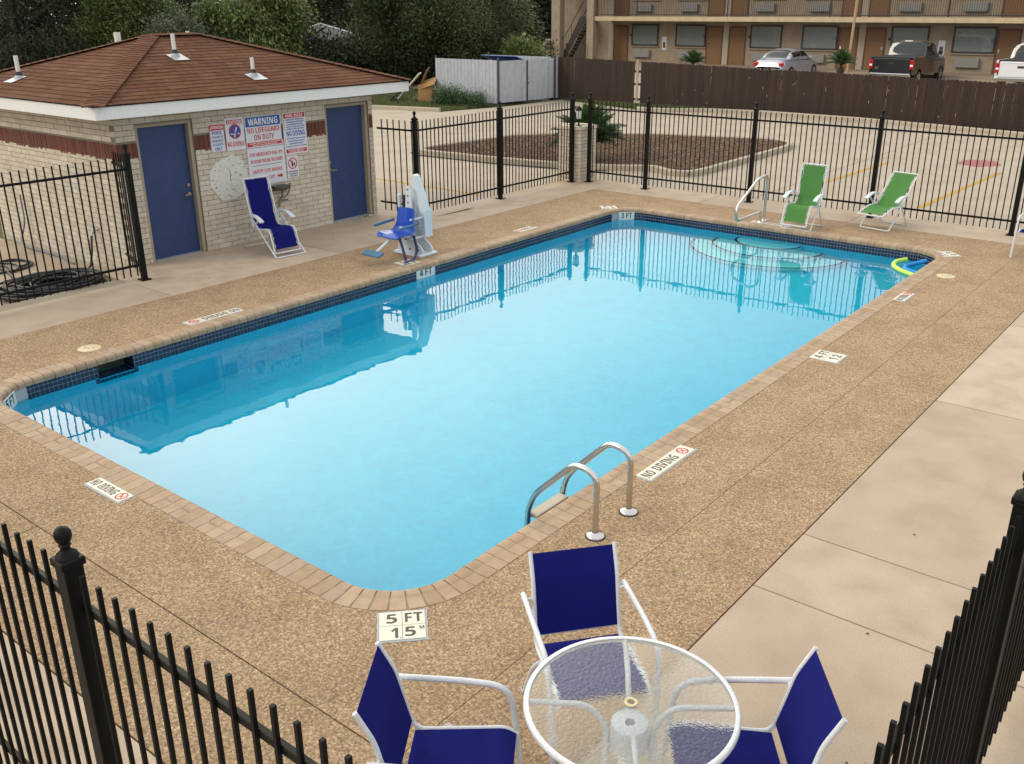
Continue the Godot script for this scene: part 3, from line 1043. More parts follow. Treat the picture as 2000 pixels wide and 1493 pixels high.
func build_house() -> void:
	var root := thing("pool_house", "small cream brick pool house with two blue doors and a brown shingled hip roof", "building")
	# walls: mortar boxes that carry the bricks; the doors stand back in openings
	var d1 := [-8.58, -7.61]
	var d2 := [-12.24, -11.22]
	var head := 2.06
	var top := 2.33
	var wf := MB.new()
	var cuts := [HZ0, d1[1], d1[0], d2[1], d2[0], HZ1]
	for k in [0, 2, 4]:
		wf.box(Vector3(HX - 0.12, top / 2, (cuts[k] + cuts[k + 1]) / 2), Vector3(0.23, top, absf(cuts[k + 1] - cuts[k])))
	for d in [d1, d2]:
		wf.box(Vector3(HX - 0.12, (head + top) / 2, (d[0] + d[1]) / 2), Vector3(0.229, top - head, d[1] - d[0]))
	var wall := put("front_wall", wf, M.mortar, root)
	var ws := MB.new()
	ws.box(Vector3((HX - 0.236 + HXB) / 2, (top - 0.2) / 2, HZ0 - 0.12), Vector3(HX - 0.236 - HXB, top + 0.2, 0.23))
	var side := put("side_wall", ws, M.mortar, root)
	var wb := MB.new()
	wb.box(Vector3(HXB + 0.12, top / 2, (HZ0 + HZ1) / 2), Vector3(0.23, top + 0.4, HZ0 - HZ1 - 0.5))
	wb.box(Vector3((HX - 0.236 + HXB) / 2, (top - 0.2) / 2, HZ1 + 0.12), Vector3(HX - 0.236 - HXB, top + 0.2, 0.23))
	put("rear_wall", wb, M.brick1, root)
	# bricks, row by row: [centre, facing basis, kind 0 stretcher / 1 half / 2 soldier, on which wall, length]
	var all := []
	var row := 0.08
	var ln := 0.25
	for r in range(-3, 29):
		var y := 0.04 + r * row
		if y > 1.56 and y < 1.82:
			continue
		if y > top - 0.03:
			break
		var off := ln / 2 if r % 2 else 0.0
		if r >= 0:
			var z := HZ0 + off
			while z > HZ1:
				var a := minf(z, HZ0)
				var b := maxf(z - ln, HZ1)
				var spans := [[a, b]]
				if y < head:
					for d in [d1, d2]:
						var nxt := []
						for s in spans:
							if s[1] >= d[1] or s[0] <= d[0]:
								nxt.append(s)
							else:
								if s[0] > d[1]:
									nxt.append([s[0], d[1]])
								if s[1] < d[0]:
									nxt.append([d[0], s[1]])
						spans = nxt
				for s in spans:
					if s[0] - s[1] > 0.02:
						all.append([Vector3(HX, y, (s[0] + s[1]) / 2), s[0] - s[1], row, 0])
				z -= ln
			# reveals of the right-hand jambs
		var x := HX - off
		while x > HXB:
			var a := minf(x, HX)
			var b := maxf(x - ln, HXB)
			if a - b > 0.02:
				all.append([Vector3((a + b) / 2, y, HZ0), a - b, row, 1])
			x -= ln
	var zz := HZ0 - 0.04
	while zz > HZ1:
		if not (zz > d1[0] - 0.03 and zz < d1[1] + 0.03) and not (zz > d2[0] - 0.03 and zz < d2[1] + 0.03):
			all.append([Vector3(HX, 1.69, zz), 0.08, 0.25, 2])
		zz -= 0.08
	var xx := HX - 0.04
	while xx > HXB:
		all.append([Vector3(xx, 1.69, HZ0), 0.08, 0.25, 3])
		xx -= 0.08
	for a in all:
		a.append(a[0].distance_to(CAM) + (3.0 if a[3] % 2 else 0.0) + (2.0 if a[1] < 0.15 and a[3] < 2 else 0.0) + (1.5 if a[3] == 2 else 0.0))
	all.sort_custom(func(p, q): return p[4] < q[4])
	var meshes := {}
	var rest := MB.new()
	rest.tinted = true
	for i in all.size():
		var a: Array = all[i]
		var onside: bool = a[3] % 2 == 1
		var red: bool = a[3] > 1
		var size := Vector3(a[1] - 0.007, a[2] - 0.007, 0.03)
		var bs := Basis.IDENTITY if onside else turned(PI / 2)
		var at: Vector3 = a[0] + (Vector3(0, 0, 0.002) if onside else Vector3(0.002, 0, 0)) + (Vector3(0, 0, 1) if onside else Vector3(1, 0, 0)) * (rng.randf_range(-0.003, 0.003) - 0.008)
		if i < 300:
			var key := "%.3f %.3f" % [size.x, size.y]
			if not meshes.has(key):
				var b := MB.new()
				b.box(Vector3.ZERO, size, Basis.IDENTITY, 0.003)
				meshes[key] = b.mesh()
			put("brick", meshes[key], M["red_brick%d" % (rng.randi() % 3)] if red else M["brick%d" % (rng.randi() % 5)], side if onside else wall, Transform3D(bs, at))
		else:
			var c: Array = [[0.74, 0.65, 0.525], [0.70, 0.605, 0.48], [0.77, 0.69, 0.575], [0.69, 0.61, 0.50], [0.74, 0.63, 0.495]][rng.randi() % 5]
			if red:
				c = [[0.165, 0.052, 0.034], [0.14, 0.045, 0.032], [0.185, 0.062, 0.038]][rng.randi() % 3]
			rest.tint = Color(c[0], c[1], c[2])
			rest.box(at, size, bs, 0.003)
	stuff(put("brickwork", rest, M.brick_mix, root))
	# doors
	for d in [d1, d2]:
		var w: float = d[1] - d[0]
		var zc: float = (d[0] + d[1]) / 2
		var fr := MB.new()
		for s in [-1, 1]:
			fr.box(Vector3(HX - 0.10, head / 2, zc + s * (w / 2 - 0.03)), Vector3(0.15, head - 0.002, 0.058), Basis.IDENTITY, 0.004)
		fr.box(Vector3(HX - 0.1005, head - 0.024, zc), Vector3(0.148, 0.046, w - 0.12), Basis.IDENTITY, 0.004)
		put("door_frame", fr, M.door_frame, root)
		var dm := MB.new()
		dm.box(Vector3(HX - 0.135, (head - 0.045) / 2 + 0.005, zc), Vector3(0.045, head - 0.056, w - 0.122), Basis.IDENTITY, 0.004)
		var door := put("door", dm, M.blue_door, root)
		var near: bool = zc > -10
		var hz: float = zc + (-1 if near else 1) * (w / 2 - 0.125)
		var hd := MB.new()
		var px := HX - 0.112
		hd.lathe([Vector2(0.032, 0), Vector2(0.030, 0.008), Vector2(0.012, 0.012), Vector2(0.012, 0.045), Vector2(0.0, 0.047)], 14, Transform3D(Basis(Vector3.FORWARD, PI / 2), Vector3(px, 0.93, hz)))
		hd.tube([Vector3(px + 0.045, 0.93, hz), Vector3(px + 0.05, 0.93, hz + (0.06 if near else -0.06)), Vector3(px + 0.048, 0.925, hz + (0.11 if near else -0.11))], 0.010, 8)
		put("door_handle", hd, M.brass, door)
		var dl := MB.new()
		dl.lathe([Vector2(0.030, 0), Vector2(0.028, 0.012), Vector2(0.0, 0.014)], 14, Transform3D(Basis(Vector3.FORWARD, PI / 2), Vector3(px, 1.07, hz)))
		put("lock", dl, M.brass, door)
		var th := MB.new()
		th.box(Vector3(HX - 0.11, 0.008, zc), Vector3(0.14, 0.016, w - 0.13))
		put("threshold", th, M.lead, root)
	# roof
	var ex := HX + 0.42
	var ez0 := -6.83
	var ez1 := -12.90
	var dep := 5.156
	var exb := ex - dep
	var rise := 0.821
	var soff := MB.new()
	soff.box(Vector3((ex + exb) / 2, 2.232, (ez0 + ez1) / 2), Vector3(dep - 0.04, 0.02, ez0 - ez1 - 0.04))
	put("soffit", soff, M.fascia, root)
	var fa := MB.new()
	fa.box(Vector3(ex - 0.015, 2.305, (ez0 + ez1) / 2), Vector3(0.03, 0.172, ez0 - ez1), Basis.IDENTITY, 0.003)
	fa.box(Vector3(exb + 0.015, 2.305, (ez0 + ez1) / 2), Vector3(0.03, 0.172, ez0 - ez1), Basis.IDENTITY, 0.003)
	for z in [ez0 - 0.015, ez1 + 0.015]:
		fa.box(Vector3((ex + exb) / 2, 2.305, z), Vector3(dep - 0.062, 0.171, 0.03), Basis.IDENTITY, 0.003)
	put("fascia_board", fa, M.fascia, root)
	var A := Vector3(ex - dep / 2, EAVE + rise, ez0 - dep / 2)
	var B := Vector3(ex - dep / 2, EAVE + rise, ez1 + dep / 2)
	var ov := 0.03
	var e0 := Vector3(ex + ov, EAVE, ez0 + ov)
	var e1 := Vector3(ex + ov, EAVE, ez1 - ov)
	var e2 := Vector3(exb - ov, EAVE, ez1 - ov)
	var e3 := Vector3(exb - ov, EAVE, ez0 + ov)
	var felt := MB.new()
	felt.fan([e0, e1, B, A])
	felt.fan([e1, e2, B])
	felt.fan([e2, e3, A, B])
	felt.fan([e3, e0, A])
	felt.fan([e3, e2, e1, e0])
	var roof := put("roof", felt, M.roof_felt, root)
	# shingles: every slope in its own flat coordinates (u along the eave, v up the slope)
	var kept := []
	var left := MB.new()
	left.tinted = true
	var cols := [[0.245, 0.118, 0.074], [0.215, 0.105, 0.068], [0.275, 0.135, 0.085], [0.23, 0.105, 0.064]]
	for f in [[e0, e1, [e0, e1, B, A], 0], [e3, e0, [e3, e0, A], 1], [e2, e3, [e2, e3, A, B], 2], [e1, e2, [e1, e2, B], 3]]:
		var o: Vector3 = f[0]
		var u: Vector3 = (f[1] - f[0]).normalized()
		var nn: Vector3 = (f[1] - f[0]).cross(A - f[0]).normalized()
		var v := nn.cross(u)
		var pl := PackedVector2Array()
		for q in f[2]:
			pl.append(Vector2((q - o).dot(u), (q - o).dot(v)))
		var h: float = (A - o).dot(v)
		var len: float = f[0].distance_to(f[1])
		var rows := int(h / 0.135) + 1
		for r in rows:
			var cnt := int(len / 0.32) + 3
			for k in cnt:
				var u0 := (k - 1) * 0.32 + (0.16 if r % 2 else 0.0) + (0.05 * (r % 3))
				var q := PackedVector2Array([Vector2(u0 + 0.004, r * 0.135 - 0.012), Vector2(u0 + 0.315, r * 0.135 - 0.012), Vector2(u0 + 0.315, r * 0.135 + 0.15), Vector2(u0 + 0.004, r * 0.135 + 0.15)])
				var cut := Geometry2D.intersect_polygons(q, pl)
				if r == 0 and cut.size():
					pass
				if cut.is_empty():
					continue
				var ce := Vector2.ZERO
				for e in cut[0]:
					ce += e / cut[0].size()
				var world := o + u * ce.x + v * ce.y
				kept.append([cut[0], o, u, v, nn, world.distance_to(CAM) + (0.0 if f[3] == 0 else 0.8 if f[3] == 1 else 50.0), r])
	kept.sort_custom(func(p, q): return p[5] < q[5])
	for i in kept.size():
		var a: Array = kept[i]
		var b := MB.new() if i < 300 else left
		var ci := rng.randi() % 4
		b.tint = Color(cols[ci][0], cols[ci][1], cols[ci][2])
		var base: float = a[6] * 0.135 - 0.012
		var pt := []
		var pb := []
		var lift := rng.randf_range(0.0, 0.003)
		for e in a[0]:
			var t := clampf((e.y - base) / 0.16, 0, 1)
			pt.append(a[1] + a[2] * e.x + a[3] * e.y + a[4] * lerpf(0.0115 + lift, 0.004, t))
			pb.append(a[1] + a[2] * e.x + a[3] * e.y + a[4] * lerpf(0.005 + lift, 0.001, t))
		var e1v: Vector3 = pt[1] - pt[0]
		if e1v.cross(pt[2] - pt[0]).dot(a[4]) < 0:
			pt.reverse()
			pb.reverse()
		b.fan(pt)
		for k in pt.size():
			var k2: int = (k + 1) % pt.size()
			b.fan([pb[k], pb[k2], pt[k2], pt[k]])
		if i < 300:
			put("shingle", b, M["shingle%d" % ci], roof)
	stuff(put("shingles", left, M.shingle_mix, roof))
	# caps along hips and ridge
	for hp in [[e0, A], [e1, B], [e3, A], [e2, B], [A, B]]:
		var d: Vector3 = hp[1] - hp[0]
		var cnt := int(d.length() / 0.125)
		var flat := Vector3(d.x, 0, d.z).normalized()
		var sidew := flat.cross(Vector3.UP).normalized()
		for k in cnt:
			var p0: Vector3 = hp[0] + d * (float(k) / cnt)
			var p1: Vector3 = hp[0] + d * (float(k + 1.5) / cnt) if k < cnt - 1 else hp[1]
			var dn := Vector3.DOWN * (0.028 if hp[0] == A else 0.020)
			var b := MB.new()
			var up := Vector3.UP
			var j := rng.randf_range(-0.004, 0.004)
			var w0 := sidew * (0.155 + j)
			b.fan([p0 + up * 0.032, p0 + w0 + dn + up * 0.034, p1 + w0 + dn + up * 0.022, p1 + up * 0.022])
			b.fan([p0 + up * 0.032, p1 + up * 0.022, p1 - w0 + dn + up * 0.022, p0 - w0 + dn + up * 0.034])
			b.fan([p0 + up * 0.032, p0 + w0 + dn + up * 0.034, p0 + w0 + dn + up * 0.012, p0 + up * 0.012])
			b.fan([p0 - w0 + dn + up * 0.034, p0 + up * 0.032, p0 + up * 0.012, p0 - w0 + dn + up * 0.012])
			put("hip_cap", b, M["shingle%d" % (rng.randi() % 4)], roof)
	# vent pipes with their lead flashings
	var slope := atan2(rise, dep / 2)
	for vp in [[Vector3(-14.367, 2.91, -9.187), 0, 0.36, 0.032], [Vector3(-13.406, 2.604, -9.963), 0, 0.30, 0.030], [Vector3(-16.104, 2.60, -7.44), 1, 0.36, 0.034], [Vector3(-16.05, 3.0, -9.2), 2, 0.27, 0.055], [Vector3(-15.75, 3.10, -10.38), 2, 0.17, 0.032]]:
		var b := MB.new()
		b.lathe([Vector2(vp[3], -0.12), Vector2(vp[3], vp[2]), Vector2(vp[3] * 0.85, vp[2]), Vector2(vp[3] * 0.85, vp[2] - 0.1), Vector2(0, vp[2] - 0.1)], 14, Transform3D.IDENTITY, false)
		var o := put("vent_pipe", b, M.pvc, roof, vp[0])
		var fl := MB.new()
		var tilt := Basis(Vector3.FORWARD, slope) if vp[1] == 0 else Basis(Vector3.RIGHT, slope)
		if vp[1] < 2:
			fl.box(tilt * Vector3(0.07 if vp[1] == 0 else 0.0, 0.028, 0.0 if vp[1] == 0 else 0.07), Vector3(0.27, 0.006, 0.27), tilt)
			fl.lathe([Vector2(0.10, 0.0), Vector2(0.06, 0.06), Vector2(vp[3] + 0.012, 0.075)], 14, Transform3D(tilt, Vector3.ZERO))
			put("flashing", fl, M.lead, o)
			var bt := MB.new()
			bt.lathe([Vector2(vp[3] + 0.03, 0.05), Vector2(vp[3] + 0.012, 0.115), Vector2(vp[3], 0.12)], 14)
			put("boot", bt, M.rubber, o)
	build_signs()
	# painted octagon board and what is left of a drinking fountain
	var oc := MB.new()
	var op := PackedVector2Array()
	for q in [[-8.91, 1.38], [-9.24, 1.46], [-9.42, 1.34], [-9.50, 1.10], [-9.46, 0.90], [-9.23, 0.75], [-8.95, 0.76], [-8.77, 1.00], [-8.77, 1.22]]:
		op.append(Vector2(-q[0], -q[1]))
	var face := Transform3D(Basis(Vector3.FORWARD, Vector3.RIGHT, Vector3.DOWN), Vector3(HX, 0, 0))
	oc.prism(op, 0.004, 0.022, face)
	var octo := tag(put("octagon_board", oc, M.octagon), "white octagonal painted board with flaking paint beside the first blue door", "board")
	var chips := MB.new()
	for i in 46:
		var a := rng.randf() * TAU
		var r := sqrt(rng.randf()) * 0.33
		if i > 26:
			r = rng.randf_range(0.28, 0.36)
		var q := Vector3(HX + 0.0225, 1.11 + r * sin(a), -9.13 - r * cos(a))
		var fl := Vector2(-q.z, -q.y)
		if Geometry2D.is_point_in_polygon(fl, op):
			chips.box(q, Vector3(0.002, rng.randf_range(0.004, 0.014), rng.randf_range(0.012, 0.05)), Basis(Vector3.RIGHT, rng.randf_range(-0.3, 0.5)))
	chips.box(Vector3(HX + 0.0225, 1.14, -9.15), Vector3(0.002, 0.19, 0.012))
	stuff(put("bare_patches", chips, M.chip, octo))
	var ft := thing("drinking_fountain", "broken metal drinking fountain bracket with bent pipes on the brick wall", "fountain", Vector3(HX + 0.01, 0.8, -10.05))
	var fb := MB.new()
	fb.box(Vector3(0.02, 0.02, 0), Vector3(0.03, 0.10, 0.30), Basis.IDENTITY, 0.006)
	put("backplate", fb, M.fountain, ft)
	var fw := MB.new()
	fw.lathe([Vector2(0.0, -0.05), Vector2(0.07, -0.045), Vector2(0.13, 0.0), Vector2(0.15, 0.035), Vector2(0.14, 0.035), Vector2(0.11, 0.0), Vector2(0.0, -0.02)], 18, Transform3D(Basis.from_scale(Vector3(0.9, 1, 1)), Vector3(0.15, 0.03, 0)))
	put("bowl", fw, M.fountain, ft)
	var fp := MB.new()
	fp.tube(arc([Vector3(0.10, 0.0, -0.02), Vector3(0.10, -0.12, -0.03), Vector3(0.04, -0.16, -0.02), Vector3(0.06, -0.30, 0.03)], 0.05), 0.016, 8)
	fp.tube(arc([Vector3(0.16, 0.05, -0.12), Vector3(0.17, 0.10, -0.16), Vector3(0.1, 0.0, -0.2), Vector3(0.05, -0.12, -0.17), Vector3(0.05, -0.16, -0.10)], 0.04), 0.011, 8)
	fp.tube([Vector3(0.02, -0.20, -0.03), Vector3(0.12, -0.19, -0.12)], 0.014, 8)
	put("pipe", fp, M.fountain, ft)
	# the tap on the side wall with the hoses
	var tp := thing("wall_tap", "small brass garden tap low on the side wall of the pool house", "tap", Vector3(-14.12, 0.42, HZ0))
	var tb := MB.new()
	tb.tube(arc([Vector3(0, 0.03, 0.0), Vector3(0, 0.03, 0.09), Vector3(0, -0.03, 0.12)], 0.03), 0.016, 8)
	tb.tube([Vector3(0, 0.03, 0.06), Vector3(0, 0.08, 0.06)], 0.008, 6)
	tb.box(Vector3(0, 0.085, 0.06), Vector3(0.075, 0.012, 0.02), turned(0.5), 0.003)
	put("tap_body", tb, M.lead, tp)
	hose("garden_hose", "tangled black garden hose in a wide flat coil, fed from the wall tap", M.hose_black, [Vector3(-14.12, 0.38, -7.17), Vector3(-14.08, 0.15, -7.12), Vector3(-13.95, -0.05, -7.0), Vector3(-13.6, -0.1, -6.75)], Vector3(-13.35, -0.11, -6.1), Vector2(0.55, 0.66), 24, 3)
	hose("garden_hose", "two loose loops of black hose on the yard slab farther back along the wall", M.hose_black, [Vector3(-13.6, -0.1, -5.9), Vector3(-14.6, -0.11, -6.0)], Vector3(-15.3, -0.11, -6.3), Vector2(0.45, 0.34), 3, 8)
	var gh := MB.new()
	gh.tube(arc([Vector3(-16.4, 0.75, -7.22), Vector3(-16.35, 0.3, -7.2), Vector3(-16.5, 0.0, -7.15), Vector3(-16.3, -0.09, -7.08), Vector3(-15.3, -0.11, -7.15), Vector3(-14.6, -0.11, -7.05)], 0.15), 0.014, 8)
	tag(put("hose_pipe", gh, M.hose_grey), "thin grey hose hanging down the side wall and along its foot", "hose")


func hose(called: String, label: String, m: Material, lead: Array, c: Vector3, r: Vector2, loops: int, sd: int) -> void:
	var g := RandomNumberGenerator.new()
	g.seed = sd
	var p := lead.duplicate()
	var steps := 14
	var ph := 0.6
	for l in loops:
		var k := g.randf_range(0.62, 1.12)
		var off := Vector3(g.randf_range(-0.12, 0.12), 0, g.randf_range(-0.18, 0.18))
		for i in steps:
			var a := ph + TAU * i / steps
			var w := 1.0 + 0.08 * sin(a * 3 + l)
			p.append(c + off + Vector3(cos(a) * r.x * k * w, g.randf_range(0.0, 0.008) + 0.007 * l, sin(a) * r.y * k * w))
	var q := []
	for i in p.size():
		q.append(p[i] if i == 0 or i == p.size() - 1 else (p[i - 1] + p[i] * 2.0 + p[i + 1]) / 4.0)
	var b := MB.new()
	b.tube(q, 0.018, 7)
	tag(put(called, b, m), label, "hose", "black garden hoses in the yard")


func board(called: String, label: String, z0: float, y1: float, z1: float, y0: float, m: Material) -> MeshInstance3D:
	var p := MB.new()
	p.box(Vector3.ZERO, Vector3(z0 - z1, y1 - y0, 0.006), Basis.IDENTITY, 0.001)
	var o := put(called, p, m, self, Transform3D(turned(PI / 2), Vector3(HX + 0.018, (y0 + y1) / 2, (z0 + z1) / 2)))
	tag(o, label, "sign", "pool signs on the brick wall")
	return o


func flat(o: Node3D, called: String, x: float, y: float, w: float, h: float, m: Material, z := 0.004) -> void:
	var p := MB.new()
	p.box(Vector3(x, y, z), Vector3(w, h, 0.002))
	put(called, p, m, o)


func disc(o: Node3D, called: String, x: float, y: float, r0: float, r1: float, m: Material, z := 0.0035) -> void:
	var p := MB.new()
	p.lathe([Vector2(r1, 0), Vector2(r1, 0.002), Vector2(r0, 0.002)], 32, Transform3D(Basis(Vector3.RIGHT, PI / 2), Vector3(x, y, z)))
	put(called, p, m, o)


func bar(o: Node3D, called: String, a: Vector2, b: Vector2, w: float, m: Material, z := 0.0045) -> void:
	var d := b - a
	var p := MB.new()
	p.box(Vector3((a.x + b.x) / 2, (a.y + b.y) / 2, z), Vector3(d.length(), w, 0.002), Basis(Vector3.BACK, d.angle()))
	put(called, p, m, o)


func build_signs() -> void:
	var z := 0.004
	var R = M.print_red
	var Bl = M.print_blue
	var W = M.print_white
	var K = M.print_dark
	var a := board("pool_sign", "small sign headed ATTENTION, for residents and guests only", -8.855, 1.96, -9.13, 1.52, M.sign_white)
	flat(a, "border", -0.131, 0.0, 0.006, 0.42, R)
	flat(a, "border", 0.131, 0.0, 0.006, 0.42, R)
	flat(a, "border", 0.0, -0.208, 0.26, 0.006, R)
	flat(a, "heading_panel", 0.0, 0.165, 0.262, 0.085, R)
	words(a, "ATTENTION", Vector3(0, 0.165, 0.006), 0.23, 0.045, W)
	words(a, "POOL", Vector3(0, 0.083, z), 0.19, 0.055, Bl)
	words(a, "FOR USE OF", Vector3(0, 0.018, z), 0.21, 0.036, Bl)
	words(a, "RESIDENTS", Vector3(0, -0.04, z), 0.21, 0.036, Bl)
	words(a, "& GUESTS", Vector3(0, -0.097, z), 0.19, 0.036, Bl)
	words(a, "ONLY", Vector3(0, -0.162, z), 0.13, 0.052, Bl)
	a = board("pool_sign", "white sign headed CAUTION with a round blue diver emblem", -9.15, 2.025, -9.505, 1.52, M.sign_white)
	flat(a, "heading_panel", 0.0, 0.19, 0.29, 0.062, R)
	words(a, "CAUTION!", Vector3(0, 0.19, 0.006), 0.26, 0.042, W)
	disc(a, "emblem_ring", 0, 0.04, 0.098, 0.115, R)
	disc(a, "emblem", 0, 0.04, 0.0, 0.097, Bl)
	bar(a, "diver", Vector2(-0.005, 0.0), Vector2(0.035, 0.105), 0.02, W, 0.0065)
	bar(a, "wave", Vector2(-0.085, 0.005), Vector2(-0.02, 0.0), 0.012, W, 0.0065)
	bar(a, "wave", Vector2(0.03, 0.0), Vector2(0.085, 0.008), 0.012, W, 0.0065)
	bar(a, "splash", Vector2(-0.02, -0.05), Vector2(0.0, 0.01), 0.018, W, 0.0065)
	bar(a, "slash", Vector2(-0.07, 0.108), Vector2(0.07, -0.03), 0.014, R, 0.0085)
	words(a, "NO DIVING!", Vector3(0, -0.155, z), 0.31, 0.075, R)
	a = board("pool_sign", "large blue and white WARNING sign, no lifeguard on duty", -9.525, 2.015, -10.245, 1.52, M.sign_white)
	flat(a, "heading_panel", 0.0, 0.16, 0.69, 0.15, Bl)
	words(a, "WARNING", Vector3(0, 0.16, 0.006), 0.59, 0.105, W)
	words(a, "NO LIFEGUARD", Vector3(0, 0.025, z), 0.64, 0.082, R)
	words(a, "ON DUTY", Vector3(0, -0.09, z), 0.40, 0.085, R)
	flat(a, "notice_panel", 0.0, -0.196, 0.69, 0.066, R)
	words(a, "CHILDREN SHOULD NOT USE POOL WITHOUT", Vector3(0, -0.182, 0.006), 0.63, 0.018, W)
	words(a, "ADULT SUPERVISION", Vector3(0, -0.211, 0.006), 0.5, 0.018, W)
	a = board("pool_sign", "white sign in red letters, FOR EMERGENCY DIAL 911", -9.52, 1.51, -10.265, 0.91, M.sign_white)
	words(a, "FOR EMERGENCY DIAL 911", Vector3(0, 0.195, z), 0.66, 0.058, R)
	words(a, "24 HOUR PHONE IN LOBBY", Vector3(0, 0.085, z), 0.66, 0.058, R)
	flat(a, "rule", 0.0, 0.015, 0.60, 0.008, K)
	words(a, "SAFETY LIFE SAVERS", Vector3(0, -0.08, z), 0.60, 0.058, R)
	words(a, "DO NOT PLAY", Vector3(-0.07, -0.195, z), 0.40, 0.058, R)
	bar(a, "arrow", Vector2(0.19, -0.195), Vector2(0.26, -0.195), 0.034, R)
	var ar := MB.new()
	ar.fan([Vector3(0.255, -0.235, 0.0055), Vector3(0.31, -0.195, 0.0055), Vector3(0.255, -0.155, 0.0055)])
	put("arrow_head", ar, R, a)
	a = board("pool_sign", "tall POOL RULES sign with many lines of small blue print", -10.285, 2.015, -10.775, 1.33, M.sign_white)
	flat(a, "heading_panel", 0.0, 0.29, 0.45, 0.075, R)
	words(a, "POOL RULES", Vector3(0, 0.29, 0.006), 0.36, 0.05, W)
	var lines := ["SHOWER BEFORE ENTERING POOL", "NO RUNNING OR ROUGH PLAY", "NO FOOD OR DRINK IN THE POOL AREA", "NO PETS IN POOL ENCLOSURE", "SWIM AT YOUR OWN RISK"]
	for k in 5:
		words(a, lines[k], Vector3(0.01, 0.225 - k * 0.038, z), 0.38 - 0.02 * (k % 3), 0.022, Bl)
		flat(a, "bullet", -0.215, 0.225 - k * 0.038, 0.018, 0.016, R)
	words(a, "NO DIVING", Vector3(0.01, 0.0, z), 0.39, 0.085, Bl)
	lines = ["PROPER SWIM WEAR REQUIRED AT ALL TIMES", "CHILDREN UNDER 14 MUST BE", "ACCOMPANIED BY AN ADULT", "HOURS 9 AM TO 10 PM"]
	for k in 4:
		words(a, lines[k], Vector3(0.01, -0.085 - k * 0.042, z), 0.40 - 0.05 * (k % 3), 0.022, Bl)
		flat(a, "bullet", -0.215, -0.085 - k * 0.042, 0.018, 0.016, R)
	flat(a, "notice_panel", 0.0, -0.285, 0.44, 0.06, R)
	words(a, "DO NOT ENTER POOL", Vector3(0, -0.272, 0.006), 0.36, 0.022, W)
	words(a, "IF YOU ARE ILL", Vector3(0, -0.30, 0.006), 0.30, 0.022, W)
	a = board("pool_sign", "small sign with a crossed red circle, no glass containers", -10.30, 1.295, -10.54, 0.945, M.sign_white)
	disc(a, "ban_ring", 0, 0.06, 0.078, 0.095, R)
	flat(a, "bottle", -0.008, 0.045, 0.036, 0.075, K)
	flat(a, "bottle_neck", -0.008, 0.098, 0.016, 0.03, K)
	flat(a, "cup", 0.04, 0.055, 0.02, 0.035, K)
	bar(a, "slash", Vector2(-0.06, 0.12), Vector2(0.06, 0.0), 0.014, R, 0.0065)
	words(a, "NO GLASSWARE", Vector3(0, -0.075, z), 0.20, 0.024, K)
	words(a, "ALLOWED IN", Vector3(0, -0.112, z), 0.17, 0.024, K)
	words(a, "POOL AREA", Vector3(0, -0.148, z), 0.17, 0.024, K)


# ------------------------------------------------------------------ iron fences
var post_mesh: ArrayMesh
var picket_mesh: ArrayMesh

func fence(label: String, a: Vector2, b: Vector2, posts: Array, gap := 0.107, trim := [0.09, 0.09], lead := 0.0) -> Node3D:
	# from a to b; posts are distances along it
	var d3 := Vector3(b.x - a.x, 0, b.y - a.y)
	var len := d3.length()
	var o := thing("iron_fence", label, "fence", Vector3(a.x, 0, a.y), atan2(-d3.z, d3.x), "black iron fences round the pool")
	if post_mesh == null:
		var p := MB.new()
		p.box(Vector3(0, 0.89, 0), Vector3(0.074, 1.77, 0.074), Basis.IDENTITY, 0.004)
		p.box(Vector3(0, 0.006, 0), Vector3(0.15, 0.012, 0.15), Basis.IDENTITY, 0.003)
		p.box(Vector3(0, 1.782, 0), Vector3(0.092, 0.035, 0.092), Basis.IDENTITY, 0.005)
		p.lathe([Vector2(0.042, 1.798), Vector2(0.038, 1.812), Vector2(0.02, 1.826), Vector2(0.0165, 1.84), Vector2(0.023, 1.848), Vector2(0.018, 1.856), Vector2(0.027, 1.868), Vector2(0.0315, 1.885), Vector2(0.030, 1.902), Vector2(0.021, 1.916), Vector2(0.0, 1.923)], 18)
		for s in [-1, 1]:
			for t in [-1, 1]:
				p.box(Vector3(s * 0.058, 0.016, t * 0.058), Vector3(0.018, 0.012, 0.018), turned(0.4))
		post_mesh = p.mesh()
		var k := MB.new()
		k.box(Vector3(0, 0.915, 0), Vector3(0.0165, 1.67, 0.0165), Basis.IDENTITY, 0.0012)
		picket_mesh = k.mesh()
	for s in posts:
		put("post", post_mesh, M.black_iron, o, Vector3(s, 0, 0))
	for y in [1.585, 0.235]:
		var r := MB.new()
		r.box(Vector3(len / 2, y, -0.017), Vector3(len - 0.002, 0.034, 0.024), Basis.IDENTITY, 0.003)
		put("rail", r, M.black_iron, o)
	var cuts := posts.duplicate()
	var s0 := lead
	var spans := []
	var prev: float = trim[0]
	for s in cuts:
		if s - prev > 0.2:
			spans.append([prev, s - 0.09])
		prev = s + 0.09
	if len - trim[1] - prev > 0.1:
		spans.append([prev, len - trim[1]])
	for sp in spans:
		var cnt := maxi(1, int(round((sp[1] - sp[0]) / gap)))
		for i in cnt + 1:
			put("picket", picket_mesh, M.black_iron, o, Vector3(lerpf(sp[0], sp[1], float(i) / cnt), rng.randf_range(-0.004, 0.004), rng.randf_range(-0.001, 0.001)))
	return o


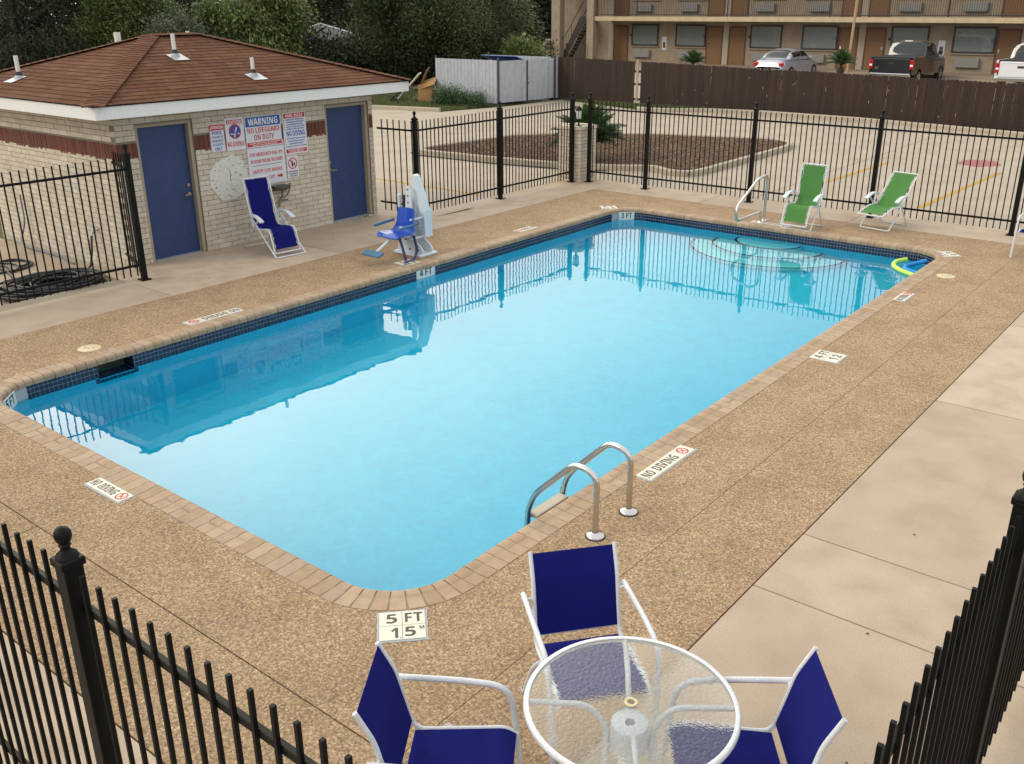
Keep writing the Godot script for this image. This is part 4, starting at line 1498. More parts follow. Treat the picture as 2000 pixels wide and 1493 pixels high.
func build_fences() -> void:
	fence("long black iron fence across the far end of the pool, behind the green loungers", Vector2(-12.0, -17.66), Vector2(-0.52, -17.66), [0.0, 1.46, 3.86, 6.27, 8.68, 11.48])
	fence("black iron fence between the lounger corner pillar and the pool house end wall", Vector2(-12.3, -17.42), Vector2(-12.3, -12.52), [0.0, 2.5, 4.9])
	fence("short iron fence piece joining the last post to the right corner of the pool house", Vector2(-12.26, -12.5), Vector2(-13.16, -12.42), [], 0.14, [0.10, 0.10])
	fence("black iron fence in front of the hose yard, left of the first blue door", Vector2(-12.45, -7.0), Vector2(-12.62, 0.4), [0.0, 2.4, 4.8, 7.2])
	fence("short iron fence piece closing the gap between yard fence post and pool house corner", Vector2(-12.5, -7.0), Vector2(-13.19, -7.2), [], 0.14, [0.1, 0.1])
	fence("near black iron fence with a ball-topped post crossing the lower left corner", Vector2(-12.4, -1.29), Vector2(-0.55, -1.29), [2.0, 4.42, 6.85, 9.28])
	fence("black iron fence seen almost end-on along the right-hand walk", Vector2(-0.50, -1.29), Vector2(-0.50, -6.4), [0.0, 2.65, 5.05])


# ------------------------------------------------------------------ deck markers
func marker(label: String, at: Vector2, right: Vector2, w: float, h: float, kind: String, rows: Array) -> void:
	var x := Vector3(right.x, 0, right.y).normalized()
	var b := Basis(x, Vector3.UP.cross(x), Vector3.UP)
	var o := thing("deck_marker", label, "depth marker" if kind == "depth" else "pool marker", Vector3(at.x, 0.0, at.y), 0.0, "tile markers set in the pool deck")
	o.basis = b
	var bed := MB.new()
	var bp := PackedVector2Array()
	for i in 40:
		var q := float(i) / 40 * 4
		var e := Vector2([-1.0 + 2 * (q - 0), 1.0, 1.0 - 2 * (q - 2), -1.0][int(q)], [-1.0, -1.0 + 2 * (q - 1), 1.0, 1.0 - 2 * (q - 3)][int(q)])
		bp.append(Vector2(e.x * (w / 2 + 0.012), e.y * (h / 2 + 0.012)) * rng.randf_range(0.985, 1.03))
	bed.prism(bp, 0.0, 0.003, Transform3D(Basis(Vector3.RIGHT, PI / 2), Vector3.ZERO))
	put("mortar_bed", bed, M.grout, o)
	if kind == "depth":
		var k := rows.size()
		for j in k:
			var n: int = rows[j].size()
			for i in n:
				var p := MB.new()
				p.box(Vector3.ZERO, Vector3(w / n - 0.004, h / k - 0.004, 0.008), Basis.IDENTITY, 0.0012)
				var c := Vector3(-w / 2 + w / n * (i + 0.5), h / 2 - h / k * (j + 0.5), 0.004)
				var t := put("marker_tile", p, M.cream_tile, o, c)
				for s in rows[j][i]:
					words(t, s[0], Vector3(s[1] * w / n, s[2] * h / k, 0.0044), s[3] * w / n, s[4] * h / k, M.print_dark)
	else:
		var n := 6
		for i in n:
			var p := MB.new()
			p.box(Vector3.ZERO, Vector3(w / n - 0.003, h - 0.003, 0.008), Basis.IDENTITY, 0.0012)
			put("marker_tile", p, M.cream_tile, o, Vector3(-w / 2 + w / n * (i + 0.5), 0, 0.004))
		words(o, "NO", Vector3(-w * 0.385, 0, 0.0084), w * 0.16, h * 0.62, M.print_dark)
		words(o, "DIVING", Vector3(-w * 0.02, 0, 0.0084), w * 0.44, h * 0.62, M.print_dark)
		var r := minf(h * 0.38, w * 0.13)
		disc(o, "ban_ring", w * 0.37, 0, r * 0.78, r, M.print_red, 0.0075)
		bar(o, "ban_bar", Vector2(w * 0.37 - r * 0.6, r * 0.6), Vector2(w * 0.37 + r * 0.6, -r * 0.6), r * 0.2, M.print_red, 0.0085)
		bar(o, "ban_bar", Vector2(w * 0.37 - r * 0.4, -r * 0.4), Vector2(w * 0.37 + r * 0.4, r * 0.4), r * 0.16, M.print_red, 0.0088)


func build_markers() -> void:
	var five := [[[["5", 0.05, 0.0, 0.46, 0.66]], [["FT", 0.0, 0.02, 0.76, 0.66]]], [[["1", 0.16, -0.02, 0.3, 0.7], [".", 0.42, -0.36, 0.06, 0.06]], [["5", -0.17, 0.02, 0.46, 0.66], ["M", 0.33, 0.25, 0.2, 0.22]]]]
	var four := [[[["4", 0.0, 0.0, 0.5, 0.66]], [["FT", 0.0, 0.0, 0.76, 0.66]]], [[["1", 0.16, 0.0, 0.3, 0.66]], [["2", -0.1, 0.0, 0.46, 0.66]]]]
	var three := [[[["3", 0.0, 0.0, 0.5, 0.66]], [["FT", 0.0, 0.0, 0.76, 0.66]]], [[["0", 0.1, 0.0, 0.4, 0.66]], [["9", -0.1, 0.0, 0.46, 0.66]]]]
	marker("5 FT 1.5 M tiles at the near rounded corner of the pool", Vector2(-3.685, -3.455), Vector2(0.69, -0.72), 0.295, 0.295, "depth", five)
	marker("4 FT tiles on the right-hand deck beside the straight pool edge", Vector2(-3.465, -9.93), Vector2(0, -1), 0.31, 0.31, "depth", four)
	marker("4 FT tiles lying under the seat of the pool lift", Vector2(-10.13, -10.03), Vector2(0, 1), 0.31, 0.28, "depth", four)
	marker("3 FT tiles at the far right corner near the foam noodles", Vector2(-3.79, -15.61), Vector2(-0.7, -0.7), 0.31, 0.3, "depth", three)
	marker("3 FT tiles at the far left corner in front of the brick pillar", Vector2(-10.04, -15.5), Vector2(-0.7, 0.7), 0.3, 0.28, "depth", three)
	marker("NO DIVING strip right beside the steel pool ladder", Vector2(-3.545, -6.51), Vector2(0, -1), 0.75, 0.15, "ban", [])
	marker("NO DIVING strip on the near left deck with narrow letters", Vector2(-6.85, -3.265), Vector2(1, 0), 0.51, 0.14, "ban", [])
	marker("upside-down NO DIVING strip on the deck between the left skimmer lid and the pool lift", Vector2(-10.155, -6.57), Vector2(0, 1), 0.79, 0.17, "ban", [])
	marker("faint NO DIVING strip on the left deck past the pool lift", Vector2(-10.14, -12.99), Vector2(0, 1), 0.48, 0.16, "ban", [])
	marker("short NO DIVING strip on the right deck near the far skimmer lid", Vector2(-3.56, -12.82), Vector2(0, -1), 0.45, 0.15, "ban", [])
	marker("NO DIVING strip on the far coping beside the bent handrail", Vector2(-6.92, -16.03), Vector2(-1, 0), 0.72, 0.15, "ban", [])


# ------------------------------------------------------------------ metal by the pool
func build_rails() -> void:
	var o := thing("pool_ladder", "stainless steel pool ladder with two arched handrails at the near right edge", "ladder", Vector3(-3.34, 0, -5.35))
	for z in [0.23, -0.23]:
		var b := MB.new()
		b.tube(arc([Vector3(0, 0.0, z), Vector3(0, 0.50, z), Vector3(-0.19, 0.545, z), Vector3(-0.62, 0.11, z), Vector3(-0.645, -0.25, z), Vector3(-0.60, -1.15, z)], 0.17, 9), 0.0235, 14)
		put("handrail", b, M.steel, o)
		var f := MB.new()
		f.lathe([Vector2(0.072, 0.0), Vector2(0.072, 0.010), Vector2(0.062, 0.022), Vector2(0.032, 0.030), Vector2(0.026, 0.036)], 22)
		put("flange", f, M.steel, o, Vector3(0, 0.003, z))
		var g := MB.new()
		g.lathe([Vector2(0.078, 0.0), Vector2(0.078, 0.006), Vector2(0.06, 0.008)], 22)
		put("gasket", g, M.rubber, o, Vector3(0, 0.0, z))
	for k in 3:
		var t := MB.new()
		t.box(Vector3(-0.60, -0.05 - 0.30 * k - (0.0 if k == 0 else 0.04), 0), Vector3(0.10, 0.035, 0.415), Basis.IDENTITY, 0.006)
		put("tread", t, M.tread, o)
	var h := thing("handrail", "bent figure-four steel handrail at the curved steps on the far side", "handrail", Vector3(-7.15, 0, -16.23))
	var b := MB.new()
	b.tube(arc([Vector3(0, 0, 0), Vector3(0, 0.83, 0.0), Vector3(0, 0.81, 0.38), Vector3(0, 0.42, 1.17), Vector3(0, 0.185, 1.17), Vector3(0.02, 0.195, 0.22), Vector3(0.03, 0.0, 0.2)], 0.13, 7), 0.0235, 12)
	put("tube", b, M.steel, h)
	for q in [Vector3(0, 0.002, 0), Vector3(0.03, 0.002, 0.2)]:
		var f := MB.new()
		f.lathe([Vector2(0.065, 0.0), Vector2(0.065, 0.008), Vector2(0.052, 0.020), Vector2(0.026, 0.028)], 20)
		put("flange", f, M.steel, h, q)
	for a in [["pale yellow round skimmer lid in the left deck near the skimmer mouth", Vector3(-10.26, 0, -4.96)], ["tan round skimmer lid in the right deck near the foam noodles", Vector3(-3.42, 0, -14.25)]]:
		var l := thing("skimmer_lid", a[0], "skimmer lid", a[1], 0.6, "skimmer lids")
		var p := MB.new()
		p.lathe([Vector2(0.128, 0.0), Vector2(0.128, 0.005), Vector2(0.122, 0.008), Vector2(0.0, 0.009)], 36)
		put("disc", p, M.lid_yellow, l)
		var q := MB.new()
		for s in [-0.05, 0.05]:
			q.lathe([Vector2(0.012, 0.0), Vector2(0.012, 0.0105), Vector2(0.0, 0.0108)], 12, Transform3D(Basis.IDENTITY, Vector3(s, 0, 0)))
		q.box(Vector3(0, 0.0098, 0.02), Vector3(0.035, 0.002, 0.012))
		put("finger_hole", q, M.chip, l)


func sling(path: Array, w: float, m: Material, called: String, parent: Node3D, sag := 0.012, nu := 10) -> void:
	# cloth stretched along a side profile of Vector2(z, y); x across
	var ln := [0.0]
	for i in range(1, path.size()):
		ln.append(ln[-1] + path[i].distance_to(path[i - 1]))
	var b := MB.new()
	b.grid(func(u, v):
		var s: float = v * ln[-1]
		var k := 0
		while k < path.size() - 2 and ln[k + 1] < s:
			k += 1
		var t: float = clampf((s - ln[k]) / maxf(ln[k + 1] - ln[k], 1e-6), 0.0, 1.0)
		var q: Vector2 = path[k].lerp(path[k + 1], t)
		var d: Vector2 = (path[k + 1] - path[k]).normalized()
		var n := Vector2(-d.y, d.x)
		var sg := sag * (1.0 - pow(2 * u - 1, 2)) * sin(PI * clampf(v, 0, 1))
		return Vector3((u - 0.5) * w, q.y - absf(n.y) * sg, q.x - signf(n.x) * absf(n.x) * 0.0 - absf(n.x) * sg), nu, 24, 0.004)
	put(called, b, m, parent)


func curve2(p: Array, r: float, steps := 5) -> Array:
	var q := []
	for e in p:
		q.append(Vector3(e.x, e.y, 0))
	return arc(q, r, steps).map(func(e): return Vector2(e.x, e.y))


func patio_chair(label: String, at: Vector3, turn: float) -> Node3D:
	var o := thing("patio_chair", label, "chair", at, turn, "blue sling chairs with white frames")
	var seat := curve2([Vector2(0.27, 0.405), Vector2(0.22, 0.435), Vector2(-0.03, 0.415), Vector2(-0.22, 0.40)], 0.06)
	var back := curve2([Vector2(-0.235, 0.455), Vector2(-0.285, 0.66), Vector2(-0.305, 0.745), Vector2(-0.375, 0.885)], 0.09)
	sling(seat, 0.455, M.blue_sling, "seat", o, 0.018)
	sling(back, 0.455, M.blue_sling, "backrest", o, 0.012)
	for s in [-1, 1]:
		var rail := MB.new()
		var p := []
		for q in curve2([Vector2(0.275, 0.395), Vector2(0.22, 0.43), Vector2(-0.03, 0.41), Vector2(-0.225, 0.395), Vector2(-0.285, 0.655), Vector2(-0.305, 0.745), Vector2(-0.38, 0.895)], 0.07):
			p.append(Vector3(s * 0.238, q.y, q.x))
		rail.tube(p, 0.0125, 10)
		put("side_rail", rail, M.white_metal, o)
		var arm := MB.new()
		arm.tube(arc([Vector3(s * 0.288, 0.665, -0.33), Vector3(s * 0.292, 0.655, 0.02), Vector3(s * 0.290, 0.63, 0.24), Vector3(s * 0.275, 0.30, 0.275), Vector3(s * 0.275, 0.0, 0.30)], 0.19, 9), 0.0155, 12)
		put("arm", arm, M.white_metal, o)
		var leg := MB.new()
		leg.tube(arc([Vector3(s * 0.262, 0.41, -0.06), Vector3(s * 0.275, 0.30, -0.16), Vector3(s * 0.28, 0.0, -0.34)], 0.08, 5), 0.0135, 10)
		put("leg", leg, M.white_metal, o)
		for e in [[Vector3(s * 0.238, 0.655, -0.288), Vector3(s * 0.288, 0.662, -0.288), 0.008], [Vector3(s * 0.238, 0.40, 0.24), Vector3(s * 0.278, 0.38, 0.268), 0.010], [Vector3(s * 0.235, 0.405, -0.05), Vector3(s * 0.268, 0.40, -0.07), 0.010]]:
			var br := MB.new()
			br.tube([e[0], e[1]], e[2], 8)
			put("bracket", br, M.white_metal, o)
		for f in [Vector3(s * 0.275, 0.008, 0.30), Vector3(s * 0.28, 0.008, -0.34)]:
			var ft := MB.new()
			ft.lathe([Vector2(0.0, -0.008), Vector2(0.017, -0.008), Vector2(0.019, 0.012), Vector2(0.015, 0.016)], 12)
			put("foot", ft, M.white_plastic, o, f)
	for q in [Vector3(0, 0.387, 0.24), Vector3(0, 0.385, -0.20), Vector3(0, 0.452, -0.245)]:
		var c := MB.new()
		c.tube([q - Vector3(0.236, 0, 0), q + Vector3(0.236, 0, 0)], 0.010, 8)
		put("crossbar", c, M.white_metal, o)
	return o


func lounger(label: String, at: Vector3, turn: float, m: Material, prof: Array, front: float, rear: float, high := 0.58) -> Node3D:
	var o := thing("lounge_chair", label, "lounge chair", at, turn, "folding lounge chairs with laced slings")
	var path := curve2(prof, 0.09)
	sling(path, 0.385, m, "sling", o, 0.02, 8)
	var outer := curve2([prof[0] + (prof[0] - prof[1]).normalized() * 0.03] + prof.slice(1, -1) + [prof[-1] + (prof[-1] - prof[-2]).normalized() * 0.05], 0.09)
	for s in [-1, 1]:
		var p := []
		for q in outer:
			p.append(Vector3(s * 0.228, q.y - 0.01, q.x))
		var fr := MB.new()
		fr.tube(p, 0.0125, 9)
		put("side_rail", fr, M.white_metal, o)
		# cord laced between the cloth and the rail
		var lc := MB.new()
		var zig := []
		var steps := 48
		for i in steps + 1:
			var t := float(i) / steps * (path.size() - 1)
			var k := mini(int(t), path.size() - 2)
			var q: Vector2 = path[k].lerp(path[k + 1], t - k)
			zig.append(Vector3(s * (0.184 if i % 2 else 0.230), q.y - (0.0 if i % 2 else 0.008), q.x))
		lc.tube(zig, 0.0045, 5)
		put("lacing", lc, M.white_plastic, o)
		var arm := MB.new()
		arm.grid(func(u, v): return Vector3(s * (0.280 + (u - 0.5) * 0.05 * (1.0 + 0.5 * v)), high + 0.03 * sin(PI * v) - 0.05 * pow(v, 3), lerpf(-0.18, 0.24, v)), 3, 10, 0.024)
		put("armrest", arm, M.white_plastic, o)
		for l in [[Vector3(s * 0.260, high - 0.02, -0.12), Vector3(s * 0.265, 0.015, front)], [Vector3(s * 0.275, high - 0.02, 0.13), Vector3(s * 0.235, 0.015, rear)]]:
			var lg := MB.new()
			lg.tube(l, 0.0125, 9)
			put("leg", lg, M.white_metal, o)
		var lk := MB.new()
		lk.tube([Vector3(s * 0.230, prof[1].y + 0.01, prof[1].x + 0.06), Vector3(s * 0.270, high - 0.06, -0.02)], 0.009, 7)
		lk.tube([Vector3(s * 0.230, prof[1].y + 0.16, prof[1].x - 0.06), Vector3(s * 0.280, high - 0.01, -0.15)], 0.009, 7)
		put("link", lk, M.white_metal, o)
	for e in [[0.265, front, 1.0], [0.235, rear, -1.0]]:
		var bt := MB.new()
		bt.tube(arc([Vector3(-e[0], 0.05, e[1] - 0.03 * e[2]), Vector3(-e[0], 0.014, e[1]), Vector3(e[0], 0.014, e[1]), Vector3(e[0], 0.05, e[1] - 0.03 * e[2])], 0.06, 4), 0.0125, 9)
		put("floor_bar", bt, M.white_metal, o)
	for q in [outer[0], outer[-1]]:
		var c := MB.new()
		c.tube([Vector3(-0.228, q.y - 0.01, q.x), Vector3(0.228, q.y - 0.01, q.x)], 0.0125, 9)
		put("crossbar", c, M.white_metal, o)
	return o


func build_furniture() -> void:
	patio_chair("blue sling chair behind the glass table, its back to the pool", Vector3(-2.262, 0, -3.455), atan2(0.76, 0.62))
	patio_chair("blue sling chair left of the glass table, beside the near fence", Vector3(-2.335, 0, -2.465), atan2(0.82, -0.57))
	patio_chair("blue sling chair right of the glass table, nearest the end-on fence", Vector3(-1.335, 0, -3.265), atan2(-0.80, 0.58))
	patio_chair("blue sling chair cut by the right edge of the picture, beside the far fence", Vector3(-2.62, 0, -16.25), atan2(-0.25, 0.95))
	lounger("upright blue lounge chair standing against the pool house wall", Vector3(-12.42, 0, -9.27), atan2(0.99, 0.13), M.blue_sling, [Vector2(-0.33, 1.11), Vector2(-0.14, 0.37), Vector2(0.35, 0.43), Vector2(0.45, 0.12)], 0.55, -0.50)
	lounger("left of the two green lounge chairs, its back nearly upright", Vector3(-6.35, 0, -16.06), atan2(-0.03, 1.0), M.green_sling, [Vector2(-0.27, 1.05), Vector2(-0.12, 0.39), Vector2(0.26, 0.45), Vector2(0.36, 0.16)], 0.27, -0.30)
	lounger("right of the two green lounge chairs, tipped back with its foot end raised", Vector3(-5.24, 0, -17.03), atan2(-0.16, 0.99), M.green_sling, [Vector2(-0.50, 0.87), Vector2(-0.04, 0.37), Vector2(0.22, 0.40), Vector2(0.53, 0.31)], 0.36, -0.34, 0.54)
	# round glass table
	var c := Vector3(-1.745, 0, -3.015)
	var t := thing("glass_table", "round white-framed patio table with a pebbled glass top", "table", c)
	var rim := MB.new()
	var R := 0.476
	rim.lathe([Vector2(R - 0.012, 0.694), Vector2(R + 0.008, 0.694), Vector2(R + 0.014, 0.702), Vector2(R + 0.012, 0.716), Vector2(R + 0.004, 0.722), Vector2(R - 0.012, 0.719), Vector2(R - 0.012, 0.694)], 72)
	put("rim", rim, M.white_metal, t)
	var gl := MB.new()
	gl.lathe([Vector2(0.022, 0.7155), Vector2(0.022, 0.7105), Vector2(R - 0.0125, 0.7105), Vector2(R - 0.0125, 0.7155), Vector2(0.022, 0.7155)], 72, Transform3D.IDENTITY, false)
	put("glass_top", gl, M.glass, t)
	var pl := MB.new()
	pl.lathe([Vector2(0.020, 0.706), Vector2(0.0245, 0.706), Vector2(0.0245, 0.716), Vector2(0.032, 0.717), Vector2(0.030, 0.722), Vector2(0.018, 0.722), Vector2(0.020, 0.706)], 28)
	put("hole_ring", pl, M.lid_yellow, t)
	for k in 4:
		var a: float = 0.62 + k * PI / 2
		var d := Vector3(cos(a), 0, -sin(a))
		var l := MB.new()
		l.tube(arc([d * (R - 0.006) + Vector3(0, 0.702, 0), d * 0.19 + Vector3(0, 0.695, 0), d * 0.105 + Vector3(0, 0.58, 0), d * 0.10 + Vector3(0, 0.25, 0), d * 0.20 + Vector3(0, 0.07, 0), d * 0.40 + Vector3(0, 0.014, 0)], 0.14, 7), 0.014, 10)
		put("leg", l, M.white_metal, t)
	var hb := MB.new()
	hb.lathe([Vector2(0.088, 0.47), Vector2(0.088, 0.60), Vector2(0.083, 0.606), Vector2(0.024, 0.606), Vector2(0.024, 0.48)], 32)
	put("umbrella_collar", hb, M.white_metal, t)
	var lw := MB.new()
	lw.lathe([Vector2(0.088, 0.20), Vector2(0.09, 0.21), Vector2(0.09, 0.25), Vector2(0.085, 0.255), Vector2(0.024, 0.255)], 32)
	put("lower_collar", lw, M.white_metal, t)
	# foam noodles in the far right corner
	for n in [["lime green foam pool noodle floating bent in the far right corner", M.noodle_green, [Vector3(-4.38, -0.17, -15.6), Vector3(-4.47, -0.165, -15.35), Vector3(-4.42, -0.165, -15.05), Vector3(-4.2, -0.16, -14.78), Vector3(-3.92, -0.165, -14.62)]], ["blue foam pool noodle lying beside the lime green one", M.noodle_blue, [Vector3(-4.02, -0.10, -15.42), Vector3(-4.15, -0.15, -15.35), Vector3(-4.26, -0.165, -15.1), Vector3(-4.17, -0.165, -14.9), Vector3(-3.93, -0.165, -14.78)]]]:
		var o := thing("pool_noodle", n[0], "pool noodle", Vector3.ZERO, 0.0, "foam noodles in the pool")
		var b := MB.new()
		b.tube(arc(n[2], 0.25, 6), 0.034, 14)
		put("foam", b, n[1], o)
		var e := MB.new()
		var d: Vector3 = (n[2][0] - n[2][1]).normalized()
		e.tube([n[2][0], n[2][0] + d * 0.002], 0.012, 10)
		put("core_hole", e, M.rubber, o)
	build_lift()


func build_lift() -> void:
	# the hoist: base, two side plates, mast and actuator; the chair hangs out along +z
	var o := thing("pool_lift", "white pool lift with a moulded blue seat, footrest and hanging straps", "pool lift", Vector3(-10.46, 0, -10.55), 0.0)
	var W = M.white_plastic
	var b := MB.new()
	b.box(Vector3(0, 0.022, 0), Vector3(0.60, 0.044, 0.40), Basis.IDENTITY, 0.012)
	put("base_plate", b, W, o)
	for s in [-1, 1]:
		var p := MB.new()
		# side cheeks seen as stepped plates (local: x -> -z of the frame, y up)
		p.prism(poly([[-0.26, -0.04], [0.27, -0.04], [0.27, -0.10], [0.22, -0.17], [0.12, -0.22], [0.06, -0.42], [0.02, -0.46], [-0.10, -0.46], [-0.13, -0.40], [-0.17, -0.24], [-0.26, -0.14]]), -0.012, 0.012, Transform3D(Basis(Vector3.RIGHT, Vector3.BACK, Vector3.DOWN), Vector3(0.0, 0, s * 0.11)))
		var ck := put("cheek_plate", p, W, o)
		var bo := MB.new()
		for q in [[-0.18, 0.10], [0.0, 0.09], [0.18, 0.09], [-0.08, 0.24], [0.02, 0.34], [-0.04, 0.42]]:
			bo.lathe([Vector2(0.017, 0), Vector2(0.017, 0.008), Vector2(0.0, 0.009)], 10, Transform3D(Basis(Vector3.RIGHT, s * PI / 2), Vector3(q[0], q[1], s * 0.122)))
		put("bolt", bo, M.rubber, ck)
	for s in [-1, 1]:
		var m := MB.new()
		m.prism(poly([[-0.12, -0.36], [0.05, -0.36], [0.045, -0.62], [0.03, -0.98], [0.0, -1.07], [-0.05, -1.07], [-0.075, -1.00], [-0.10, -0.7]]), -0.012, 0.012, Transform3D(Basis(Vector3.RIGHT, Vector3.BACK, Vector3.DOWN), Vector3(0, 0, s * 0.075)))
		var mp := put("mast_plate", m, W, o)
		var bo := MB.new()
		for q in [[-0.03, 1.02], [-0.03, 0.92], [-0.03, 0.82], [-0.04, 0.55]]:
			bo.lathe([Vector2(0.013, 0), Vector2(0.013, 0.007), Vector2(0.0, 0.008)], 10, Transform3D(Basis(Vector3.RIGHT, s * PI / 2), Vector3(q[0], q[1], s * 0.087)))
		put("bolt", bo, M.rubber, mp)
	var bm := MB.new()
	bm.prism(poly([[-0.05, -1.10], [0.0, -1.24], [0.05, -1.22], [0.20, -0.86], [0.24, -0.72], [0.24, -0.30], [0.13, -0.30], [0.13, -0.66], [0.02, -0.95]]), -0.055, 0.055, Transform3D(Basis(Vector3.RIGHT, Vector3.BACK, Vector3.DOWN), Vector3(0.0, 0, -0.06)))
	put("lift_arm", bm, W, o)
	var pl := MB.new()
	pl.box(Vector3(0.246, 0.5, -0.06), Vector3(0.012, 0.42, 0.17), Basis.IDENTITY, 0.003)
	put("arm_cover", pl, W, o)
	var ac := MB.new()
	ac.tube([Vector3(-0.08, 0.24, 0.03), Vector3(-0.13, 0.62, 0.05), Vector3(-0.15, 0.92, 0.06)], 0.032, 14)
	put("actuator", ac, M.rubber, o)
	var rd := MB.new()
	rd.box(Vector3(-0.22, 0.62, 0.08), Vector3(0.05, 0.62, 0.05), Basis(Vector3.RIGHT, 0.04), 0.008)
	put("post", rd, W, o)
	for y in [0.60, 0.30]:
		var t := MB.new()
		t.tube([Vector3(0.20, y, -0.08), Vector3(0.16, y - 0.01, 0.12), Vector3(0.10, y - 0.03, 0.20)], 0.019, 10)
		put("chair_tube", t, W, o)
	# the moulded seat: its side profile runs from the lip up to the top of the back
	var prof := curve2([Vector2(0.74, 0.355), Vector2(0.70, 0.385), Vector2(0.42, 0.36), Vector2(0.33, 0.42), Vector2(0.27, 0.72)], 0.11, 6)
	var seat := MB.new()
	seat.grid(func(u, v):
		var t: float = v * (prof.size() - 1)
		var k := mini(int(t), prof.size() - 2)
		var q: Vector2 = prof[k].lerp(prof[k + 1], t - k)
		var c: float = 2 * u - 1
		var w := lerpf(0.43, 0.37, clampf((v - 0.5) * 2, 0, 1)) * (1.0 - 0.16 * smoothstep(0.86, 1.0, v) - 0.10 * (1.0 - smoothstep(0.0, 0.1, v)))
		var lift := 0.05 * pow(absf(c), 3) * smoothstep(0.0, 0.35, v)
		return Vector3(c * w / 2, q.y + lift * (1.0 - v) * 0.7, q.x + lift * v * 1.1), 14, 26, 0.022)
	put("seat", seat, M.seat_blue, o, Transform3D(Basis.from_scale(Vector3(1.12, 1.06, 1.05)), Vector3(0.0, -0.02, -0.17)))
	for s in [-1, 1]:
		var ar := MB.new()
		ar.box(Vector3(s * 0.27, 0.53, 0.39), Vector3(0.045, 0.04, 0.44), Basis(Vector3.RIGHT, 0.06), 0.012)
		put("armrest", ar, M.teal_blue, o)
		var ab := MB.new()
		ab.tube([Vector3(s * 0.18, 0.52, 0.16), Vector3(s * 0.27, 0.52, 0.18)], 0.016, 8)
		put("arm_bracket", ab, W, o)
	var us := MB.new()
	us.box(Vector3(0, 0.335, 0.39), Vector3(0.26, 0.03, 0.34), Basis.IDENTITY, 0.006)
	put("seat_frame", us, W, o)
	var fl := MB.new()
	fl.tube([Vector3(0, 0.33, 0.53), Vector3(0, 0.20, 0.80), Vector3(0, 0.17, 0.88)], 0.021, 10)
	put("footrest_tube", fl, W, o)
	var fr := MB.new()
	fr.box(Vector3(0, 0.17, 0.92), Vector3(0.38, 0.035, 0.14), Basis(Vector3.RIGHT, 0.35), 0.012)
	put("footrest", fr, M.teal_blue, o)
	for e in [[Vector3(0.20, 0.36, 0.53), Vector3(0.23, 0.18, 0.50), Vector3(0.25, 0.02, 0.47)], [Vector3(0.20, 0.35, 0.23), Vector3(0.24, 0.16, 0.21), Vector3(0.26, 0.06, 0.25), Vector3(0.33, 0.012, 0.39), Vector3(0.35, 0.010, 0.59)], [Vector3(0.25, 0.02, 0.47), Vector3(0.31, 0.012, 0.53), Vector3(0.42, 0.010, 0.67)]]:
		var st := MB.new()
		var q: Array = arc(e, 0.06, 4)
		for i in q.size() - 1:
			var d: Vector3 = q[i + 1] - q[i]
			if d.length() < 1e-4:
				continue
			var zz := d.normalized()
			var xx := Vector3(0.3, 0.1, 0.95).cross(zz).normalized()
			st.box((q[i] + q[i + 1]) / 2, Vector3(0.045, 0.004, d.length() * 1.08), Basis(xx, zz.cross(xx), zz))
		put("strap", st, M.strap, o)


